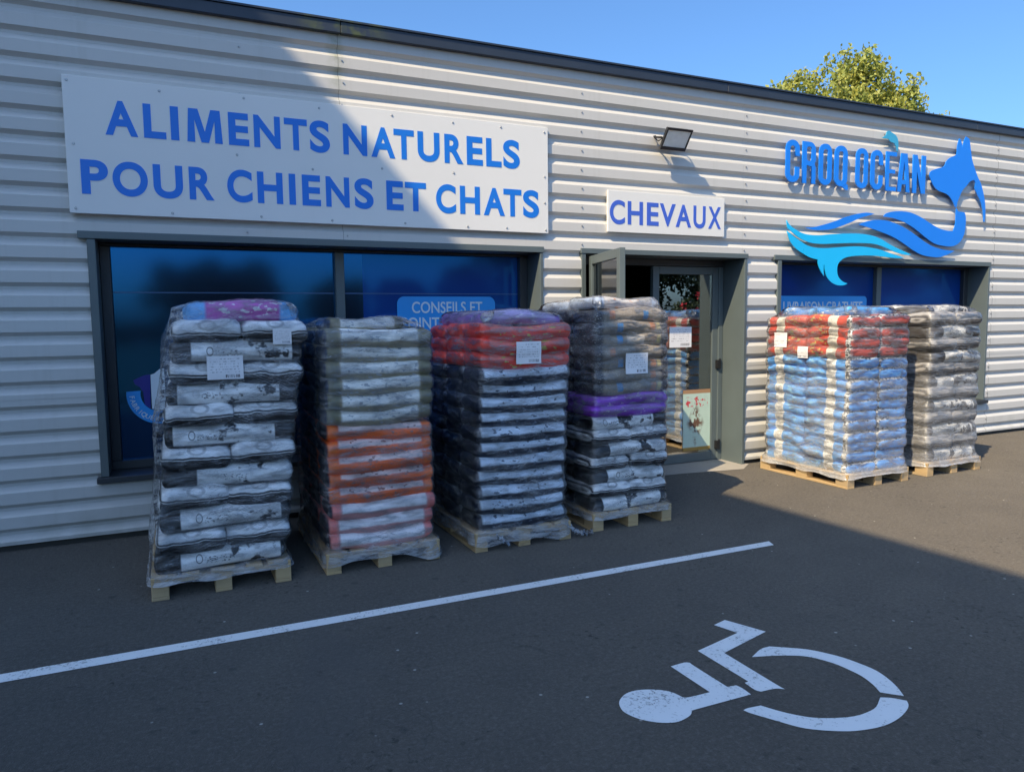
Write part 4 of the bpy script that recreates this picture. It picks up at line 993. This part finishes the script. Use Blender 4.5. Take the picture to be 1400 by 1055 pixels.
    for k in range(NC):
        for i in range(NP):
            q = cap[k][i]; zz = q[2] if k < NC - 1 else zc_
            amp = min(1, (k + 1) / 3)
            zz += amp * (0.010 * abs(noise.noise(Vector((q[0] * 6 + sd, q[1] * 6, 3)))) + 0.006 * noise.noise(Vector((q[0] * 22, q[1] * 22 + sd, 1)))) + 0.006
            vs.append((q[0], q[1], zz))
    for k in range(NC):
        b0 = (NR - 1 + k) * NP
        for i in range(NP):
            i2 = (i + 1) % NP; fs.append((b0 + i, b0 + i2, b0 + NP + i2, b0 + NP + i))
    me = bpy.data.meshes.new('stretch_film'); me.from_pydata(vs, [], fs); me.update()
    me.polygons.foreach_set('use_smooth', [True] * len(me.polygons))
    fo = link('stretch_film', me, root, film)
    fbvh = BVHTree.FromPolygons([Vector(v_) for v_ in vs], fs)
    def sheet(face, a0, a1, z0, z1, lab='white printed sheet under the film'):
        """paper on a face ('f' front or 'l' left); a = world x or y"""
        NXs, NZs = 9, 7; pv, pf = [], []
        for jz in range(NZs):
            for ix in range(NXs):
                a = a0 + (a1 - a0) * ix / (NXs - 1); zz = z0 + (z1 - z0) * jz / (NZs - 1)
                if face == 'f': o_, d_ = Vector((a - cx, -Dy, zz)), Vector((0, 1, 0))
                else: o_, d_ = Vector((-Wx * 1.2, a - cy, zz)), Vector((1, 0, 0))
                hit = fbvh.ray_cast(o_, d_, 3); p = hit[0] if hit[0] is not None else o_ + d_ * .5
                pv.append(p)
        # stiff paper: flatten towards its mean plane, outside the film
        ax_ = 1 if face == 'f' else 0
        mn = min(p[ax_] for p in pv)
        for p in pv: p[ax_] = p[ax_] * .35 + mn * .65 - 0.004
        for jz in range(NZs - 1):
            for ix in range(NXs - 1):
                a = jz * NXs + ix; q = (a, a + 1, a + NXs + 1, a + NXs); pf.append(q)
        me = bpy.data.meshes.new('paper_label'); me.from_pydata([tuple(p) for p in pv], [], pf); me.update()
        o = link('paper_label', me, root, M_paper)
        md = o.modifiers.new('thick', 'SOLIDIFY'); md.thickness = 0.001
        return o
    return root, sheet, top

BW, BK = 'bag_white_black', 'bag_black_sheen'
L1 = []
for k in range(12): L1.append((BK if k in (1, 3, 5, 7, 9, 11) else BW, 'B' if k in (1, 3, 5, 7, 9, 11) else 'D', 0.1305))
L1.append(('bag_magenta', 'T', 0.115))
s1, sheet, t1 = stack('leftmost wrapped pallet of black and white bags with a pink bag on top', -0.192, 0.640, -1.60, -0.40, L1, M_film, 1, lean=0.17, loose=0.035)
sheet('f', 0.186, 0.399, 1.351, 1.498); sheet('f', 0.585, 0.700, 1.562, 1.663)
L2 = [('bag_pale_red', 'A', 0.1065)] * 3 + [('bag_orange', 'A', 0.1065)] * 5 + [('bag_beige', 'A', 0.1065)] * 6 + [('bag_beige', 'U', 0.075)]
s2, sheet, t2 = stack('wrapped pallet of beige bags over orange bags, second from the left', 0.868, 1.672, -1.61, -0.41, L2, M_film_milky, 2, skirt=(0.10, 0.1), lean=0.02, loose=0.015)
L3 = [('bag_navy_sheen', 'A', 0.1085)] * 11 + [('bag_red', 'A', 0.106)] * 3 + [('bag_lilac', 'T', 0.095)]
s3, sheet, t3 = stack('wrapped pallet of dark navy bags topped by red bags', 1.942, 2.745, -1.62, -0.42, L3, M_film, 3, skirt=(0.10, 0.1), lean=0.05)
sheet('f', 2.292, 2.497, 1.375, 1.54)
def film_tail(root, pts, width, sd):
    vs, fs = [], []; n = 26
    for k in range(n + 1):
        t = k / n * (len(pts) - 1); i = min(int(t), len(pts) - 2); p = Vector(pts[i]).lerp(Vector(pts[i + 1]), t - i)
        for j in range(7):
            o_ = (j / 6 - .5) * width; nn = noise.noise(Vector((k * .5, j * .9, sd)))
            vs.append((p.x + .3 * o_ + .012 * nn, p.y + o_ * .9, max(.006, p.z + .035 * nn + .012)))
    for k in range(n):
        for j in range(6): a = k * 7 + j; fs.append((a, a + 1, a + 8, a + 7))
    me = bpy.data.meshes.new('film_tail'); me.from_pydata(vs, [], fs); me.update(); me.polygons.foreach_set('use_smooth', [True] * len(me.polygons))
    o = link('film_tail', me, root, M_film_tail); keep_world(o)
film_tail(s3, [(2.70, -1.62, .11), (2.78, -1.64, .05), (2.86, -1.63, .02), (2.95, -1.60, .012)], .10, 2.0)
film_tail(s3, [(2.10, -1.645, .11), (2.16, -1.66, .06), (2.20, -1.66, .03)], .05, 5.0)
L4 = [(BW if k % 2 == 0 else BK, 'D' if k % 2 == 0 else 'B', 0.110) for k in range(7)] + [('bag_purple', 'A', 0.088)] * 2 + [('bag_mixed', 'A', 0.097)] * 7 + [('bag_dusty', 'T', 0.085)]
s4, sheet, t4 = stack('wrapped pallet of mixed bags with a purple layer between, left of the entrance', 2.985, 3.755, -1.55, -0.38, L4, M_film_milky, 4)
sheet('f', 3.296, 3.509, 1.256, 1.423)
L5 = [('bag_blue_band', 'C', 0.1035)] * 11 + [('bag_red_band', 'C', 0.1035)] * 4 + [('bag_sky_blue', 'S', 0.08)]
s5, sheet, t5 = stack('wrapped pallet of blue bags with red bags on top, right of the entrance', 5.955, 6.838, -1.44, -0.26, L5, M_film_thin, 5)
sheet('l', -0.44, -0.62, 1.375, 1.53); sheet('l', -0.78, -0.92, 1.27, 1.39)
L6 = [('bag_silver_black' if k % 2 else 'bag_silver', 'B' if k % 2 else 'D', 0.130) for k in range(12)] + [('bag_silver', 'T', 0.08)]
s6, sheet, t6 = stack('rightmost wrapped pallet, grey and black bags under the right window', 7.153, 8.03, -1.42, -0.25, L6, M_film_thin, 6)

# ------------------------------------------------------------------ vegetation
def tube_path(mb, pts, r0, r1, n=6):
    for k in range(len(pts) - 1):
        mb.tube(pts[k], pts[k + 1], r0 + (r1 - r0) * k / (len(pts) - 1), r0 + (r1 - r0) * (k + 1) / (len(pts) - 1), n)
def leaves(pts_r, n, size, rnd):
    mb_v, mb_f = [], []
    tot = sum(w_ for _, _, w_ in pts_r)
    for c_, rad, w_ in pts_r:
        for _ in range(max(1, int(n * w_ / tot))):
            d = Vector((rnd.gauss(0, 1), rnd.gauss(0, 1), rnd.gauss(0, 1))); d = d.normalized() * rad * rnd.random() ** .45
            p = c_ + d; a = Vector((rnd.gauss(0, 1), rnd.gauss(0, 1), rnd.gauss(0, .6))).normalized(); b_ = a.orthogonal().normalized()
            b_ = (b_ * math.cos(t_ := rnd.uniform(0, 6.28)) + a.cross(b_) * math.sin(t_))
            c2 = a.cross(b_); s_ = size * rnd.uniform(.6, 1.3); i = len(mb_v)
            mb_v += [tuple(p - b_ * s_), tuple(p + c2 * s_ * .55 - b_ * s_ * .1), tuple(p + b_ * s_), tuple(p - c2 * s_ * .55 - b_ * s_ * .1)]
            mb_f.append((i, i + 1, i + 2, i + 3))
    return mb_v, mb_f
rnd = random.Random(11)
TB = Vector((27.6, 18.0, 0)); right = rt.copy(); away = Vector((math.sin(yaw), math.cos(yaw), 0))
tr = empty('tree', TB, 'yellow green leafy tree rising behind the roof of the shop', 'tree')
mb = MB(); pr = []
tube_path(mb, [Vector((0, 0, 0)), Vector((.1, .05, 3)), Vector((0, .1, 5.5)), Vector((.1, 0, 8.5))], .30, .14, 8)
tips = [(-4.0, 10.9), (-3.5, 11.5), (-2.9, 11.9), (-2.3, 12.3), (-1.6, 12.6), (-.9, 12.7), (-.3, 13.1), (.3, 12.9), (.85, 13.2), (1.4, 12.8), (2.0, 12.1), (2.6, 11.8), (3.3, 11.9), (3.9, 11.0), (4.8, 9.9), (-2.2, 11.4), (.2, 12.3), (2.6, 11.1), (-.9, 11.6), (1.2, 11.7), (3.1, 10.6), (-3.2, 10.6), (-1.5, 11.2), (1.8, 11.0), (0, 11.2)]
for dx, zt_ in tips:
    e = right * dx + away * rnd.uniform(-2.2, 2.2); e.z = zt_
    s_ = Vector((0, 0, rnd.uniform(4, 7))); mid = s_ + (e - s_) * .5 + Vector((e.x * .22, e.y * .22, 0)) - Vector((0, 0, .5))
    P = []
    for k in range(9):
        t = k / 8; P.append(s_ * (1 - t) ** 2 + mid * 2 * t * (1 - t) + e * t * t)
    tube_path(mb, P, .075, .012, 5)
    for k in range(16):
        t = .30 + .70 * k / 15; q = s_ * (1 - t) ** 2 + mid * 2 * t * (1 - t) + e * t * t
        rad = .85 * (1 - t) ** .6 + .34
        q = q + Vector((rnd.uniform(-.15, .15), rnd.uniform(-.15, .15), 0))
        pr.append((q, rad, rad ** 2))
outl = [(-4.1, 10.9), (-3.4, 11.9), (-2.8, 12.4), (-1.9, 12.8), (-.4, 13.2), (.8, 13.2), (1.5, 12.9), (2.1, 12.0), (3.3, 11.9), (4.0, 11.0)]
def zo(d_):
    for (a, za), (b_, zb_) in zip(outl, outl[1:]):
        if a <= d_ <= b_: return za + (zb_ - za) * (d_ - a) / (b_ - a)
    return 10.8
for k in range(95):
    dx = rnd.uniform(-3.9, 3.9); q = right * dx + away * rnd.uniform(-1.4, 1.4); q.z = zo(dx) - .45 - 2.6 * rnd.random() ** 1.5
    pr.append((q, .48, .30))
mb.build('trunk', M_bark, None, True); tk = col.objects[-1]; tk.parent = tr; tk.location = (0, 0, 0)
lv, lf = leaves(pr, 62000, 0.105, rnd)
me = bpy.data.meshes.new('crown'); me.from_pydata(lv, [], lf); me.update(); link('crown', me, tr, M_leaf)

# trees across the road behind the viewer: they are what the window panes mirror
rnd = random.Random(21)
def far_tree_parts(seed, hh, rr):
    rnd = random.Random(seed); mb = MB(); tube_path(mb, [Vector((0, 0, 0)), Vector((.1, 0, hh * .3)), Vector((0, .1, hh * .7))], .22, .08, 6)
    pr = []
    for k in range(26):
        a = rnd.uniform(0, 6.28); q = rr * rnd.random() ** .5; z_ = hh * rnd.uniform(.32, .88)
        f_ = 1 - abs(z_ / hh - .55) * 1.3
        c_ = Vector((math.cos(a) * q * f_, math.sin(a) * q * f_, z_)); pr.append((c_, rr * .34, 1)); mb.tube((0, 0, min(z_ * .7, hh * .6)), tuple(c_), .05, .015, 5)
    lv, lf = leaves(pr, 5200, 0.20, rnd); me = bpy.data.meshes.new('crown'); me.from_pydata(lv, [], lf); me.update(); me.materials.append(M_leaf_dk)
    tm = mb.mesh('trunk', True); tm.materials.append(M_bark)
    return tm, me
kinds = [far_tree_parts(31, 5.0, 2.6), far_tree_parts(32, 6.4, 3.0), far_tree_parts(33, 9.0, 3.8)]
spots = [(1.5, -50, 1, 'round dark tree opposite the left end of the shop'), (5.0, -52, 1, 'taller dark tree opposite the left window'), (12, -51, 0, 'small round tree opposite the middle of the left window'),
         (17.5, -52, 0, 'low tree opposite the mullion of the left window'), (22.5, -50, 1, 'dark tree opposite the right pane of the left window'), (28, -48, 0, 'low dark tree opposite the two left pallets'),
         (24.5, -44, 2, 'tall dark tree opposite the right part of the left window'),
         (31, -41, 2, 'tall dark tree opposite the entrance'), (38, -39, 2, 'tall dark tree right of the one opposite the entrance'), (34.5, -43, 2, 'tall dark tree standing behind the two opposite the entrance'), (42, -38, 2, 'tall dark tree opposite the gap between the entrance and right window'),
         (46, -38, 2, 'tall dark tree opposite the right window'),
         (54, -36, 2, 'tall dark tree opposite the right end of the shop'), (63, -34, 2, 'last tall dark tree beyond the right end of the shop')]
for i, (x_, y_, k, lab) in enumerate(spots):
    o = empty('tree', (x_, y_, 0), lab, 'tree', 'trees across the road'); o.rotation_euler.z = i * 1.3
    a = bpy.data.objects.new('trunk', kinds[k][0]); col.objects.link(a); a.parent = o
    c_ = bpy.data.objects.new('crown', kinds[k][1]); col.objects.link(c_); c_.parent = o

rnd = random.Random(5)
hd = empty('hedge', (27, -56, 0), 'long dark hedge along the far side of the yard', 'hedge')
pr = [(Vector((-40 + 80 * k / 119, rnd.uniform(-.3, .3), rnd.uniform(.4, 1.9 + .5 * math.sin(k * .7)))), .75, 1) for k in range(120)] + [(Vector((-40 + 80 * k / 119, rnd.uniform(-.3, .3), .9)), .8, 1) for k in range(120)]
lv, lf = leaves(pr, 14000, .2, rnd); me = bpy.data.meshes.new('foliage'); me.from_pydata(lv, [], lf); me.update(); link('foliage', me, hd, M_leaf_dk)
sb = empty('flowering_shrub', (20.4, -18, 0), 'green shrub with red blossoms across the yard', 'shrub')
pr = [(Vector((rnd.uniform(-1.1, 1.1), rnd.uniform(-.7, .7), rnd.uniform(.5, 2.2))), .5, 1) for _ in range(16)]
lv, lf = leaves(pr, 4200, .10, rnd); me = bpy.data.meshes.new('foliage'); me.from_pydata(lv, [], lf); me.update(); link('foliage', me, sb, M_leaf_dk)
pr = [(Vector((rnd.uniform(-1.2, 1.2), rnd.uniform(-.2, .9), rnd.uniform(2.0, 2.6))), .18, 1) for _ in range(12)]
lv, lf = leaves(pr, 220, .07, rnd); me = bpy.data.meshes.new('blossom'); me.from_pydata(lv, [], lf); me.update(); link('blossom', me, sb, M_flower)
mb = MB()
for _ in range(6): mb.tube((rnd.uniform(-.15, .15), rnd.uniform(-.1, .1), 0), (rnd.uniform(-.8, .8), rnd.uniform(-.5, .5), 1.7), .025, .01, 5)
mb.build('stems', M_bark, None); tk = col.objects[-1]; tk.parent = sb

# ------------------------------------------------------------------ block on the left, outside the frame: its eaves throw the big shadow
nb = empty('apartment_block', (-18, -9, 0), 'tall grey apartment block across the yard left of the shop', 'building')
HB = 18.0
def ex_(y): return -11.82 + (-(y + 7)) * 0.063
ya, yb = -14.6, -3.8
mb = MB(); P = [(ex_(ya) - .25, ya + .2), (ex_(yb) - .25, yb - .2), (-24, yb - .2), (-24, ya + .2)]
for (a, c_), (b_, d) in zip(P, P[1:] + P[:1]): mb.face([(b_, d, 0), (a, c_, 0), (a, c_, HB - .25), (b_, d, HB - .25)])
mb.build('wall', M_render, nb)
mb = MB(); Q = [(ex_(ya), ya), (ex_(yb), yb), (-24.2, yb), (-24.2, ya)]
for zz, rev in ((HB, True), (HB - .25, False)):
    f = [(p[0], p[1], zz) for p in Q]; mb.face(f[::-1] if rev else f)
for (a, c_), (b_, d) in zip(Q, Q[1:] + Q[:1]): mb.face([(b_, d, HB - .25), (a, c_, HB - .25), (a, c_, HB), (b_, d, HB)])
mb.build('roof', M_trim, nb)
for y_ in (-12.4, -9.2, -6.0):
    for z_ in (1.0, 3.8, 6.6, 9.4, 12.2, 15.0):
        xx = ex_(y_) - .25
        f_ = MB().box(xx - .06, xx + .03, y_ - .6, y_ + .6, z_, z_ + 1.4).build('window', M_frame_dk, nb)
        MB().box(xx + .031, xx + .036, y_ - .53, y_ + .53, z_ + .07, z_ + 1.33).build('pane', M_vin_navy, f_)
bpy.context.view_layer.update()
